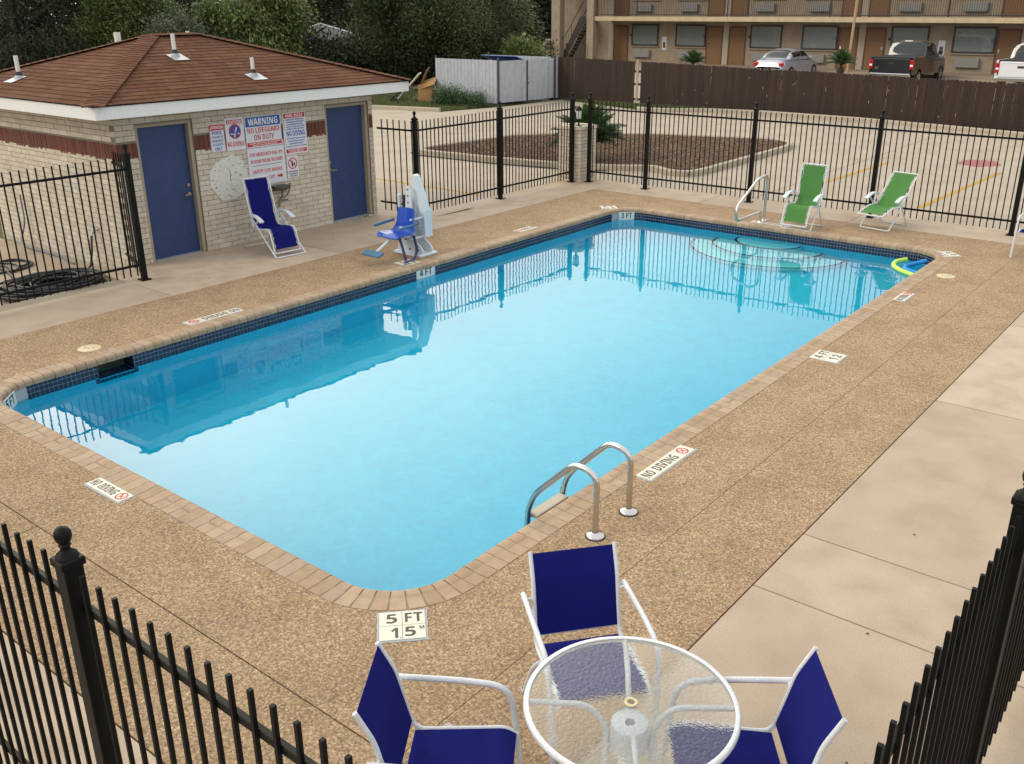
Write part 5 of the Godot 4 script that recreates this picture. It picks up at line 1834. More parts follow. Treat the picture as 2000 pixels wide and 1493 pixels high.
# ------------------------------------------------------------------ brick pillar, lantern, sago palms
func build_island() -> void:
	var o := thing("brick_pillar", "square cream brick pillar at the far left fence corner", "pillar", Vector3(-12.42, 0, -17.78))
	var core := MB.new()
	core.box(Vector3(0, 0.525, 0), Vector3(0.585, 1.35, 0.585))
	put("core", core, M.mortar, o)
	var mm := {}
	for r in 16:
		for f in 4:
			var off := 0.30 if (r + f) % 2 else 0.12
			for p in [[-0.305, -0.305 + off], [-0.305 + off, -0.305 + off + 0.25], [-0.305 + off + 0.25, 0.305]]:
				var a: float = maxf(p[0], -0.305)
				var e: float = minf(p[1], 0.305)
				if e - a < 0.04:
					continue
				var key := "%.2f" % (e - a)
				if not mm.has(key):
					var b := MB.new()
					b.box(Vector3.ZERO, Vector3(e - a - 0.008, 0.067, 0.03), Basis.IDENTITY, 0.003)
					mm[key] = b.mesh()
				var bs := turned(f * PI / 2)
				put("brick", mm[key], M["brick%d" % (rng.randi() % 5)], o, Transform3D(bs, bs * Vector3((a + e) / 2, 0.04 + r * 0.075 - 0.08, 0.293 + rng.randf_range(-0.002, 0.002))))
	for i in 3:
		for k in 4:
			var b := MB.new()
			b.box(Vector3.ZERO, Vector3(0.215, 0.075, 0.10), Basis.IDENTITY, 0.004)
			var bs := turned(k * PI / 2)
			put("cap_brick", b, M["brick%d" % (rng.randi() % 5)], o, Transform3D(bs, bs * Vector3((i - 1) * 0.225, 1.165, 0.285)))
	var l := thing("lantern", "small black coach lantern standing on the brick pillar", "lantern", Vector3(-12.3, 1.19, -17.66))
	var b := MB.new()
	b.lathe([Vector2(0.05, 0), Vector2(0.05, 0.02), Vector2(0.018, 0.03), Vector2(0.018, 0.13), Vector2(0.05, 0.15), Vector2(0.055, 0.16)], 12)
	b.lathe([Vector2(0.085, 0.34), Vector2(0.05, 0.40), Vector2(0.015, 0.42), Vector2(0.012, 0.44), Vector2(0.0, 0.445)], 12)
	for k in 4:
		var d := Vector3(0.07, 0, 0).rotated(Vector3.UP, k * PI / 2 + 0.4)
		b.tube([d * 0.8 + Vector3(0, 0.155, 0), d + Vector3(0, 0.345, 0)], 0.006, 5)
	put("frame", b, M.black_iron, l)
	var g := MB.new()
	g.lathe([Vector2(0.048, 0.16), Vector2(0.062, 0.34), Vector2(0.0, 0.341)], 12)
	put("lamp_glass", g, M.lamp_glass, l)
	var s := sago("large sago palm in the mulch bed behind the brick pillar", Vector3(-13.95, 0.0, -20.5), 1.22, 90, 7, 0.30)
	var t := sago("right sago palm behind the wooden fence, beside the tan pole", Vector3(-16.05, 0.0, -43.0), 0.85, 46, 9, 1.15)
	copy_of(t, "left, lower sago palm just showing over the wooden fence", Vector3(-23.3, -0.18, -43.0), 2.2)


func sago(label: String, at: Vector3, size: float, n: int, sd: int, trunk: float) -> Node3D:
	var g := RandomNumberGenerator.new()
	g.seed = sd
	var o := thing("sago_palm", label, "palm", at, 0.0, "sago palms")
	var t := MB.new()
	var pr := [Vector2(0.17, 0.0)]
	for i in 6:
		pr.append(Vector2(0.18, 0.05 + i * trunk / 6))
		pr.append(Vector2(0.15, 0.07 + i * trunk / 6))
	pr.append(Vector2(0.0, trunk + 0.1))
	t.lathe(pr, 12, Transform3D.IDENTITY, false)
	put("trunk", t, M.bark, o)
	var fr := []
	for v in 3:
		var b := MB.new()
		var spine := []
		for i in 11:
			var u := i / 10.0
			spine.append(Vector3(0, 0.16 * sin(u * PI * 0.62) - 0.16 * u * u * (0.3 + 0.35 * v), 0.86 * u))
		b.tube(spine, 0.008, 4, false, false)
		for i in 26:
			var u := 0.12 + 0.88 * i / 26.0
			var k := mini(int(u * 10), 9)
			var p: Vector3 = spine[k].lerp(spine[k + 1], u * 10 - k)
			var ln := 0.19 * sin(PI * clampf(0.16 + 0.84 * u, 0, 1)) + 0.03
			for s in [-1, 1]:
				var d := Vector3(s * 0.80, 0.30, 0.52).normalized() * ln
				b.fan([p, p + d * 0.5 + Vector3(0, 0, 0.02), p + d, p + d * 0.5 - Vector3(0, 0, 0.02)])
		fr.append(b.mesh())
	for i in n:
		var el := lerpf(1.25, 0.02, pow(float(i) / n, 0.8)) + g.randf_range(-0.1, 0.1)
		var bs := Basis.from_euler(Vector3(-el, i * 2.39996 + g.randf_range(-0.2, 0.2), 0)) * Basis(Vector3.BACK, g.randf_range(-0.3, 0.3))
		put("frond", fr[0 if el > 0.7 else 1 if el > 0.2 else 2], M.frond, o, Transform3D(bs.scaled_local(Vector3.ONE * size * g.randf_range(0.85, 1.05)), Vector3(0, trunk + 0.05, 0)))
	return o


# ------------------------------------------------------------------ wooden fence, metal pen, litter
func build_lot_things() -> void:
	var f := thing("wooden_fence", "tall dark brown wooden board fence along the far side of the parking lot", "fence", Vector3(0, 0, -35.0))
	var variants := []
	for k in 4:
		var b := MB.new()
		var w := 0.1435
		b.prism(PackedVector2Array([Vector2(-w / 2, 0), Vector2(w / 2, 0), Vector2(w / 2, -1.0), Vector2(w / 2 - 0.025, -1.022), Vector2(-w / 2 + 0.025, -1.022), Vector2(-w / 2, -1.0)]), -0.009, 0.009, Transform3D(Basis(Vector3.RIGHT, Vector3.BACK, Vector3.DOWN), Vector3.ZERO))
		variants.append(b.mesh())
	var x := -25.9
	var i := 0
	while x < 3.0:
		var top := lerpf(1.60, 1.22, clampf((x + 26) / 21.0, 0, 1.2)) - 0.012
		var gapped := absf(x + 21.5) < 0.11
		if not gapped:
			var o := put("board", variants[i % 4], M.wood_dark if rng.randf() < 0.6 else M.wood_dark2, f)
			var y0 := -0.22
			o.transform = Transform3D(Basis.from_scale(Vector3(1, top - y0 + rng.randf_range(-0.012, 0.012), 1)), Vector3(x, y0, rng.randf_range(-0.006, 0.006)))
			o.rotation.z = rng.randf_range(-0.006, 0.006)
		x += 0.145
		i += 1
	for y in [0.05, 0.65, 1.15]:
		var b := MB.new()
		b.box(Vector3(-11.2, y, -0.04), Vector3(28.6, 0.09, 0.04))
		put("rail", b, M.wood_dark, f)
	for k in 10:
		var b := MB.new()
		b.box(Vector3(-25 + k * 3.0, 0.45, -0.11), Vector3(0.1, 1.5, 0.1))
		put("post", b, M.wood_dark2, f)
	var gp := MB.new()
	gp.box(Vector3(-21.5, 0.78, 0.0), Vector3(0.10, 1.66, 0.04), Basis.IDENTITY, 0.004)
	put("pale_post", gp, M.wood_pale, f)
	var sc := MB.new()
	for k in 26:
		sc.box(Vector3(rng.randf_range(-21, -1), rng.randf_range(0.0, 1.1), 0.0125), Vector3(rng.randf_range(0.008, 0.02), rng.randf_range(0.02, 0.10), 0.008))
	stuff(put("splinters", sc, M.wood_pale, f))
	# white sheet-metal pen with a dumpster inside
	var p := thing("metal_pen", "white ribbed sheet-metal enclosure with dark frame and double gate", "enclosure", Vector3(-25.9, -0.15, -31.35))
	var h := 1.70
	var n := 9
	for k in n:
		var w := 3.5 / n
		put("panel", sheet(w, h, 2), M.pen_sheet, p, Transform3D(Basis.IDENTITY, Vector3(-3.5 + w * (k + 0.5), 0.06, 0.0)))
	for k in 10:
		var w := 3.35 / 10
		put("panel", sheet(w - (0.03 if k == 4 else 0.0), h - 0.05, 1), M.pen_sheet, p, Transform3D(turned(PI / 2 - 0.1), Vector3(0.1 * w * (k + 0.5), 0.08, -0.06 - w * (k + 0.5))))
	put("panel", sheet(0.22, h, 1), M.pen_sheet, p, Transform3D(turned(PI / 2 - 0.1), Vector3(0.36, 0.06, -3.55)))
	for k in 9:
		var w := 3.5 / n
		put("panel", sheet(w, h, 2), M.pen_sheet, p, Transform3D(turned(PI), Vector3(-3.5 + w * (k + 0.5), 0.06, -3.6)))
	for q in [Vector3(0.02, 0, 0.02), Vector3(0.36, 0, -3.42), Vector3(-3.5, 0, -0.05), Vector3(-3.5, 0, -3.6)]:
		var b := MB.new()
		b.box(Vector3(0, 0.9, 0), Vector3(0.075, 1.80, 0.075), Basis.IDENTITY, 0.005)
		b.lathe([Vector2(0.05, 1.80), Vector2(0.05, 1.83), Vector2(0.03, 1.86), Vector2(0, 1.87)], 10)
		put("post", b, M.dark_frame, p, q)
	var gt := MB.new()
	gt.box(Vector3(0.185, 0.9, -1.70), Vector3(0.05, 1.62, 0.05))
	gt.box(Vector3(0.22, 0.8, -1.75), Vector3(0.03, 0.04, 0.12))
	put("gate_stile", gt, M.dark_frame, p)
	for z in [-0.06]:
		for y in [0.3, 1.6]:
			var b := MB.new()
			b.box(Vector3(-1.75, y, z), Vector3(3.45, 0.06, 0.04))
			b.box(Vector3(0.13, y, -1.75), Vector3(0.04, 0.06, 3.3), turned(-0.1))
			put("rail", b, M.dark_frame, p)
	var d := thing("dumpster", "blue steel dumpster with propped lids inside the metal pen", "dumpster", Vector3(-27.3, -0.15, -33.2))
	var b := MB.new()
	b.grid(func(u, v): return Vector3(lerpf(-1.0, 1.0, u) , lerpf(0.15, 1.35, v), 0.75 - 0.12 * (1 - v)), 1, 1, 0.03)
	b.grid(func(u, v): return Vector3(lerpf(1.0, -1.0, u), lerpf(0.15, 1.45, v), -0.75), 1, 1, 0.03)
	for s in [-1.0, 1.0]:
		b.grid(func(u, v): return Vector3(s, lerpf(0.15, lerpf(1.35, 1.45, u), v), s * lerpf(0.75, -0.75, u) * s), 1, 1, 0.03)
	b.box(Vector3(0, 0.17, 0), Vector3(1.98, 0.04, 1.4))
	b.box(Vector3(0, 1.36, 0.76), Vector3(2.08, 0.07, 0.06))
	put("bin", b, M.bin_blue, d)
	for s in [-0.5, 0.5]:
		var l := MB.new()
		l.box(Vector3(s, 1.70, -0.32), Vector3(0.94, 0.035, 1.0), Basis(Vector3.RIGHT, -0.28), 0.01)
		var lid := put("lid", l, M.bin_blue, d)
		for t in [-0.2, 0.2]:
			var r := MB.new()
			r.box(Vector3(s + t, 1.735, -0.31), Vector3(0.10, 0.03, 0.9), Basis(Vector3.RIGHT, -0.28), 0.008)
			put("rib", r, M.bin_lid, lid)
	# rubbish leaning on the pen's left corner
	var c := thing("cardboard_box", "flattened open cardboard boxes leaning against the metal pen", "cardboard box", Vector3(-29.75, -0.2, -31.1), 0.5)
	for e in [[Vector3(0, 0.36, 0), Vector3(0.62, 0.72, 0.5), 0.0, 0.0], [Vector3(0.12, 0.80, 0.05), Vector3(0.75, 0.02, 0.62), 0.5, 0.35], [Vector3(-0.15, 1.0, -0.25), Vector3(0.02, 0.85, 0.6), 0.2, -0.5]]:
		var m := MB.new()
		m.box(e[0], e[1], Basis.from_euler(Vector3(e[2], 0, e[3])), 0.006)
		put("carton", m, M.cardboard, c)
	var wb := thing("foam_board", "pale board propped slantwise against the cardboard boxes", "board", Vector3(-30.3, -0.2, -30.9), 0.6)
	var m := MB.new()
	m.box(Vector3(-0.2, 0.66, 0), Vector3(0.05, 1.45, 0.6), Basis(Vector3.BACK, -0.75), 0.004)
	put("sheet", m, M.foam_board, wb)
	var db := thing("dark_board", "dark board lying aslant on the grass below the pale one", "board", Vector3(-30.6, -0.2, -30.6), 0.6)
	m = MB.new()
	m.box(Vector3(-0.25, 0.36, 0), Vector3(0.05, 1.15, 0.6), Basis(Vector3.BACK, -0.95), 0.004)
	put("sheet", m, M.dark_board, db)


func sheet(w: float, h: float, ribs: int) -> MB:   # ribbed metal, facing +z
	var b := MB.new()
	var pr := []
	for k in ribs:
		var x0 := -w / 2 + w / ribs * k
		var s := w / ribs
		for q in [[0.0, 0.0], [0.36, 0.0], [0.42, 0.016], [0.58, 0.016], [0.64, 0.0]]:
			pr.append(Vector2(x0 + q[0] * s, q[1]))
	pr.append(Vector2(w / 2, 0.0))
	for i in pr.size() - 1:
		var p: Vector2 = pr[i]
		var q: Vector2 = pr[i + 1]
		b.fan([Vector3(p.x, 0, p.y), Vector3(q.x, 0, q.y), Vector3(q.x, h, q.y), Vector3(p.x, h, p.y)])
		b.fan([Vector3(p.x, h, p.y - 0.004), Vector3(q.x, h, q.y - 0.004), Vector3(q.x, 0, q.y - 0.004), Vector3(p.x, 0, p.y - 0.004)])
	return b


# ------------------------------------------------------------------ motel
func build_motel() -> void:
	var o := thing("motel", "two-storey tan brick motel with orange doors, a railed upper gallery and iron stairs", "building", Vector3(0, 0, 0))
	var Z := -53.0
	var x0 := -38.4
	var x1 := 8.0
	var fl := 0.45
	var up := 3.06
	var w := MB.new()
	w.box(Vector3((x0 + x1) / 2, 3.0, Z - 3.0), Vector3(x1 - x0, 6.2, 6.0))
	put("wall", w, M.motel_brick, o)
	var sl := MB.new()
	sl.box(Vector3((-34.7 + x1) / 2, 2.96, Z + 0.8), Vector3(x1 + 34.7, 0.2, 1.6))
	put("gallery_slab", sl, M.motel_soffit, o)
	var fa := MB.new()
	fa.box(Vector3((-34.75 + x1) / 2, 2.945, Z + 1.625), Vector3(x1 + 34.75, 0.25, 0.05), Basis.IDENTITY, 0.004)
	put("gallery_fascia", fa, M.motel_fascia, o)
	var rf := MB.new()
	rf.box(Vector3((x0 + x1) / 2, 6.2, Z - 2.2), Vector3(x1 - x0 + 1.5, 0.3, 9.0))
	put("roof", rf, M.motel_soffit, o)
	var cols := [[-37.63, Z + 1.5, 0.66], [-35.02, Z + 1.5, 0.50], [-38.75, Z - 0.2, 0.5]]
	for c in cols:
		var b := MB.new()
		b.box(Vector3(c[0], 3.05, c[1]), Vector3(c[2], 6.0, 0.5), Basis.IDENTITY, 0.01)
		put("column", b, M.motel_brick, o)
	for k in 7:
		var xc := -33.85 + 7.87 * k
		if k == 6:
			break
		for lev in 2:
			var y: float = fl if lev == 0 else up
			for dx in [0.0, 6.43]:
				if xc + dx > x1 - 1:
					continue
				var fr := MB.new()
				for s in [-1, 1]:
					fr.box(Vector3(xc + dx + s * 0.50, y + 1.03, Z + 0.02), Vector3(0.07, 2.10, 0.06))
				fr.box(Vector3(xc + dx, y + 2.065, Z + 0.021), Vector3(0.93, 0.07, 0.06))
				put("door_frame", fr, M.motel_red, o)
				var dm := MB.new()
				dm.box(Vector3(xc + dx, y + 1.01, Z + 0.012), Vector3(0.925, 2.02, 0.04), Basis.IDENTITY, 0.003)
				var dr := put("door", dm, M.motel_door, o)
				var hd := MB.new()
				var hs := 1.0 if dx == 0.0 else -1.0
				hd.lathe([Vector2(0.035, 0), Vector2(0.035, 0.02), Vector2(0.02, 0.05), Vector2(0.0, 0.055)], 10, Transform3D(Basis(Vector3.RIGHT, PI / 2), Vector3(xc + dx + hs * 0.38, y + 0.95, Z + 0.03)))
				hd.box(Vector3(xc + dx + hs * 0.38, y + 1.08, Z + 0.035), Vector3(0.07, 0.14, 0.015))
				put("door_handle", hd, M.steel, dr)
				var pm := MB.new()
				pm.box(Vector3(xc + dx + hs * 0.72, y + 1.55, Z + 0.015), Vector3(0.12, 0.14, 0.03))
				put("number_plate", pm, M.bronze, o)
			var st := MB.new()
			st.box(Vector3(xc - 0.71, y + 1.25, Z + 0.03), Vector3(0.34, 2.5, 0.06))
			put("pilaster", st, M.motel_strip, o)
			for e in [[0.80, 2.68], [3.86, 5.86]]:
				if xc + e[1] > x1 - 0.5:
					continue
				var xm: float = xc + (e[0] + e[1]) / 2
				var ww: float = e[1] - e[0]
				var wy := y + 1.56
				var wf := MB.new()
				for s in [-1, 1]:
					wf.box(Vector3(xm + s * (ww / 2 - 0.035), wy, Z + 0.03), Vector3(0.07, 1.22, 0.08))
					wf.box(Vector3(xm, wy + s * 0.5755, Z + 0.03), Vector3(ww - 0.142, 0.07, 0.079))
				var wn := put("window", wf, M.bronze, o)
				var cu := MB.new()
				cu.grid(func(u, v): return Vector3(xm + (u - 0.5) * (ww - 0.15), wy + (v - 0.5) * 1.1, Z + 0.012 + 0.006 * sin(u * 60.0)), 60, 1)
				put("curtain", cu, M.curtain, wn)
				var pm := MB.new()
				pm.box(Vector3(xm, wy, Z + 0.04), Vector3(ww - 0.145, 1.08, 0.006))
				put("pane", pm, M.pane, wn)
				var si := MB.new()
				si.box(Vector3(xm, wy - 0.66, Z + 0.05), Vector3(ww + 0.1, 0.06, 0.10), Basis.IDENTITY, 0.004)
				put("sill", si, M.motel_brick, o)
				var ac := MB.new()
				ac.box(Vector3(xm - 0.15, y + 0.48, Z + 0.10), Vector3(1.12, 0.42, 0.2), Basis.IDENTITY, 0.01)
				for r in 8:
					ac.box(Vector3(xm - 0.15, y + 0.32 + r * 0.045, Z + 0.205), Vector3(1.04, 0.02, 0.012))
				put("air_conditioner", ac, M.unit_grey, o)
	# notices on the wall
	for q in [[-30.75, 1.55, 0.30, 0.75], [-14.75, 1.62, 0.33, 0.7]]:
		var b := MB.new()
		b.box(Vector3(q[0], q[1], Z + 0.012), Vector3(q[2], q[3], 0.02))
		var pl := put("notice", b, M.sign_white, o)
		var r := MB.new()
		r.box(Vector3(q[0], q[1] - 0.1, Z + 0.024), Vector3(q[2] * 0.55, q[3] * 0.45, 0.004))
		put("print", r, M.motel_red, pl)
	# railing of the gallery
	var rl := MB.new()
	var rz := Z + 1.58
	rl.box(Vector3((-34.7 + x1) / 2, 3.16, rz), Vector3(x1 + 34.7, 0.045, 0.04))
	rl.box(Vector3((-34.7 + x1) / 2, 4.14, rz), Vector3(x1 + 34.7, 0.045, 0.05))
	put("rail", rl, M.bronze, o)
	var bal := MB.new()
	bal.box(Vector3.ZERO, Vector3(0.016, 0.94, 0.016))
	var bm := bal.mesh()
	var x := -34.65
	var k := 0
	while x < -5.0:
		if k < 300:
			put("baluster", bm, M.bronze, o, Vector3(x, 3.65, rz))
		x += 0.11
		k += 1
	for q in 6:
		var b := MB.new()
		b.box(Vector3(-31.78 + q * 5.85, 3.60, rz + 0.03), Vector3(0.06, 1.14, 0.05))
		put("rail_post", b, M.bronze, o)
	# iron stairs rising to the right between the two end columns, and the landing they start from
	var s := thing("iron_stairs", "black iron staircase with open treads rising between the motel's end columns", "staircase", Vector3(0, 0, 0))
	for zz in [Z + 0.45, Z + 1.25]:
		var b := MB.new()
		b.prism(poly([[-37.6, -0.45], [-37.3, -0.45], [-35.75, -2.85], [-35.75, -3.08], [-36.05, -3.08]]), -0.03, 0.03, Transform3D(Basis(Vector3.RIGHT, Vector3.BACK, Vector3.DOWN), Vector3(0, 0, zz)))
		put("stringer", b, M.bronze, s)
		var hr := MB.new()
		hr.tube([Vector3(-37.6, 1.35, zz), Vector3(-35.9, 3.9, zz)], 0.025, 6)
		hr.tube([Vector3(-37.6, 0.5, zz), Vector3(-37.6, 1.35, zz)], 0.02, 6)
		hr.tube([Vector3(-36.75, 1.7, zz), Vector3(-36.75, 2.6, zz)], 0.02, 6)
		put("handrail", hr, M.bronze, s)
	for i in 12:
		var b := MB.new()
		b.box(Vector3(-37.38 + i * 0.138, 0.62 + i * 0.205, Z + 0.85), Vector3(0.24, 0.05, 0.76))
		put("tread", b, M.unit_grey, s)
	var l := thing("side_landing", "low slab with a railing left of the motel's end column", "landing", Vector3(-38.9, 0, Z + 1.9))
	var b := MB.new()
	b.box(Vector3(-0.2, 1.66, 0), Vector3(2.2, 0.10, 1.3), Basis.IDENTITY, 0.01)
	put("slab", b, M.motel_strip, l)
	var bb := MB.new()
	bb.box(Vector3(-0.1, 0.85, -0.05), Vector3(1.9, 1.52, 1.1))
	put("base", bb, M.motel_brick, l)
	var lr := MB.new()
	for q in 6:
		lr.tube([Vector3(-1.2 + q * 0.42, 1.7, 0.55), Vector3(-1.2 + q * 0.42, 2.7, 0.55)], 0.02, 5)
	lr.tube([Vector3(-1.2, 2.7, 0.55), Vector3(0.9, 2.7, 0.55)], 0.025, 5)
	put("railing", lr, M.bronze, l)
	var g := thing("low_railing", "low iron railing in front of the motel's ground floor between the end columns", "railing", Vector3(-35.95, 0.45, Z + 1.9))
	var gm := MB.new()
	gm.box(Vector3(0, 1.05, 0), Vector3(1.4, 0.04, 0.04))
	gm.box(Vector3(0, 0.1, 0), Vector3(1.4, 0.04, 0.04))
	for q in [-0.69, 0.69]:
		gm.box(Vector3(q, 0.53, 0), Vector3(0.05, 1.06, 0.05))
	put("rail", gm, M.bronze, g)
	for q in 12:
		put("baluster", bm, M.bronze, g, Vector3(-0.58 + q * 0.105, 0.57, 0))
	var pl := thing("tan_pole", "slim tan pole standing behind the wooden fence beside a sago palm", "pole", Vector3(-16.85, 0.1, -46.0))
	var pb := MB.new()
	pb.tube([Vector3(0, 0, 0), Vector3(0.06, 3.0, 0), Vector3(0.14, 6.5, 0)], 0.065, 10)
	pb.lathe([Vector2(0.14, 0), Vector2(0.14, 0.03), Vector2(0.075, 0.06)], 12)
	put("shaft", pb, M.pole_tan, pl)
	sedan()
	pickup("black pickup truck with tinted rear window parked nose to the motel", Vector3(-14.65, 0.24, -45.3), M.car_black, true)
	pickup("white pickup truck cut off by the right edge of the picture", Vector3(-9.35, 0.24, -45.3), M.car_white, false)


func se(c: float, e: float) -> float:
	return signf(c) * pow(absf(c), e)


func wheel(o: Node3D, at: Vector3, r: float) -> void:
	var xf := Transform3D(Basis(Vector3.FORWARD, PI / 2), at)
	var t := MB.new()
	t.lathe([Vector2(r * 0.62, -0.11), Vector2(r * 0.92, -0.11), Vector2(r, -0.08), Vector2(r, 0.08), Vector2(r * 0.92, 0.11), Vector2(r * 0.62, 0.11)], 24, xf)
	var w := put("wheel", t, M.tyre, o)
	var h := MB.new()
	h.lathe([Vector2(0.0, -0.09), Vector2(r * 0.62, -0.10), Vector2(r * 0.62, 0.10), Vector2(r * 0.5, 0.07), Vector2(r * 0.2, 0.085), Vector2(0.0, 0.085)], 24, xf)
	put("rim", h, M.steel, w)


func table1(pts: Array, z: float) -> float:
	for i in pts.size() - 1:
		if z <= pts[i + 1][0]:
			var t: float = clampf((z - pts[i][0]) / (pts[i + 1][0] - pts[i][0]), 0, 1)
			return lerpf(pts[i][1], pts[i + 1][1], t * t * (3 - 2 * t))
	return pts[-1][1]


func sedan() -> void:
	# local z runs from the tail (0) towards the nose (-4.6)
	var o := thing("silver_sedan", "silver sedan with red tail light, seen from behind over the wooden fence", "car", Vector3(-20.85, 0.22, -46.1))
	var L := 4.55
	var topy := [[0.0, 0.62], [0.10, 0.93], [0.5, 0.97], [1.3, 0.98], [3.3, 0.95], [4.1, 0.82], [4.45, 0.66], [L, 0.52]]
	var half := [[0.0, 0.70], [0.25, 0.83], [1.2, 0.87], [3.4, 0.87], [4.2, 0.80], [L, 0.62]]
	var body := MB.new()
	body.grid(func(u, v):
		var z: float = L * v
		var a: float = PI * (1.0 - u)
		return Vector3(table1(half, z) * se(cos(a), 0.35), 0.22 + (table1(topy, z) - 0.22) * pow(maxf(sin(a), 0.0), 0.38), -z), 32, 44)
	put("body", body, M.car_silver, o)
	var cab_t := [[0.55, 0.95], [1.25, 1.36], [1.75, 1.43], [2.5, 1.41], [3.45, 0.95]]
	var shell := func(z: float, t: float, off: float) -> Vector3:
		var a := PI * (1.0 - t)
		var y := table1(cab_t, z)
		var h := 0.80 + off
		return Vector3(h * se(cos(a), 0.55) * (1.0 - 0.13 * maxf(sin(a), 0.0)), 0.90 + (y - 0.90 + off) * pow(maxf(sin(a), 0.0), 0.55), -z)
	var cab := MB.new()
	cab.grid(func(u, v): return shell.call(lerpf(0.56, 3.44, v), u, 0.0), 28, 30)
	put("cabin", cab, M.car_silver, o)
	var rw := MB.new()
	rw.grid(func(u, v): return shell.call(lerpf(0.70, 1.28, v), lerpf(0.27, 0.73, u), 0.008), 14, 8)
	put("rear_window", rw, M.tinted, o)
	var ws := MB.new()
	ws.grid(func(u, v): return shell.call(lerpf(2.6, 3.32, v), lerpf(0.27, 0.73, u), 0.008), 14, 8)
	put("windscreen", ws, M.tinted, o)
	for s in [0, 1]:
		for e in [[1.12, 1.98], [2.05, 2.92]]:
			var sw := MB.new()
			sw.grid(func(u, v):
				var t := lerpf(0.035, 0.20, u)
				return shell.call(lerpf(e[0], e[1], v), t if s == 0 else 1.0 - t, 0.008), 6, 8)
			put("side_window", sw, M.tinted, o)
	for s in [-1, 1]:
		var tl := MB.new()
		tl.box(Vector3(s * 0.66, 0.74, -0.06), Vector3(0.26, 0.20, 0.16), turned(s * -0.35), 0.05)
		put("tail_light", tl, M.tail_red, o)
		var mi := MB.new()
		mi.box(Vector3(s * 0.92, 0.98, -2.95), Vector3(0.16, 0.11, 0.09), Basis.IDENTITY, 0.03)
		put("mirror", mi, M.car_silver, o)
		for z in [-0.85, -3.65]:
			wheel(o, Vector3(s * 0.78, 0.31, z), 0.31)
	var bp := MB.new()
	bp.box(Vector3(0, 0.42, -0.02), Vector3(1.5, 0.20, 0.14), Basis.IDENTITY, 0.05)
	put("bumper", bp, M.car_silver, o)


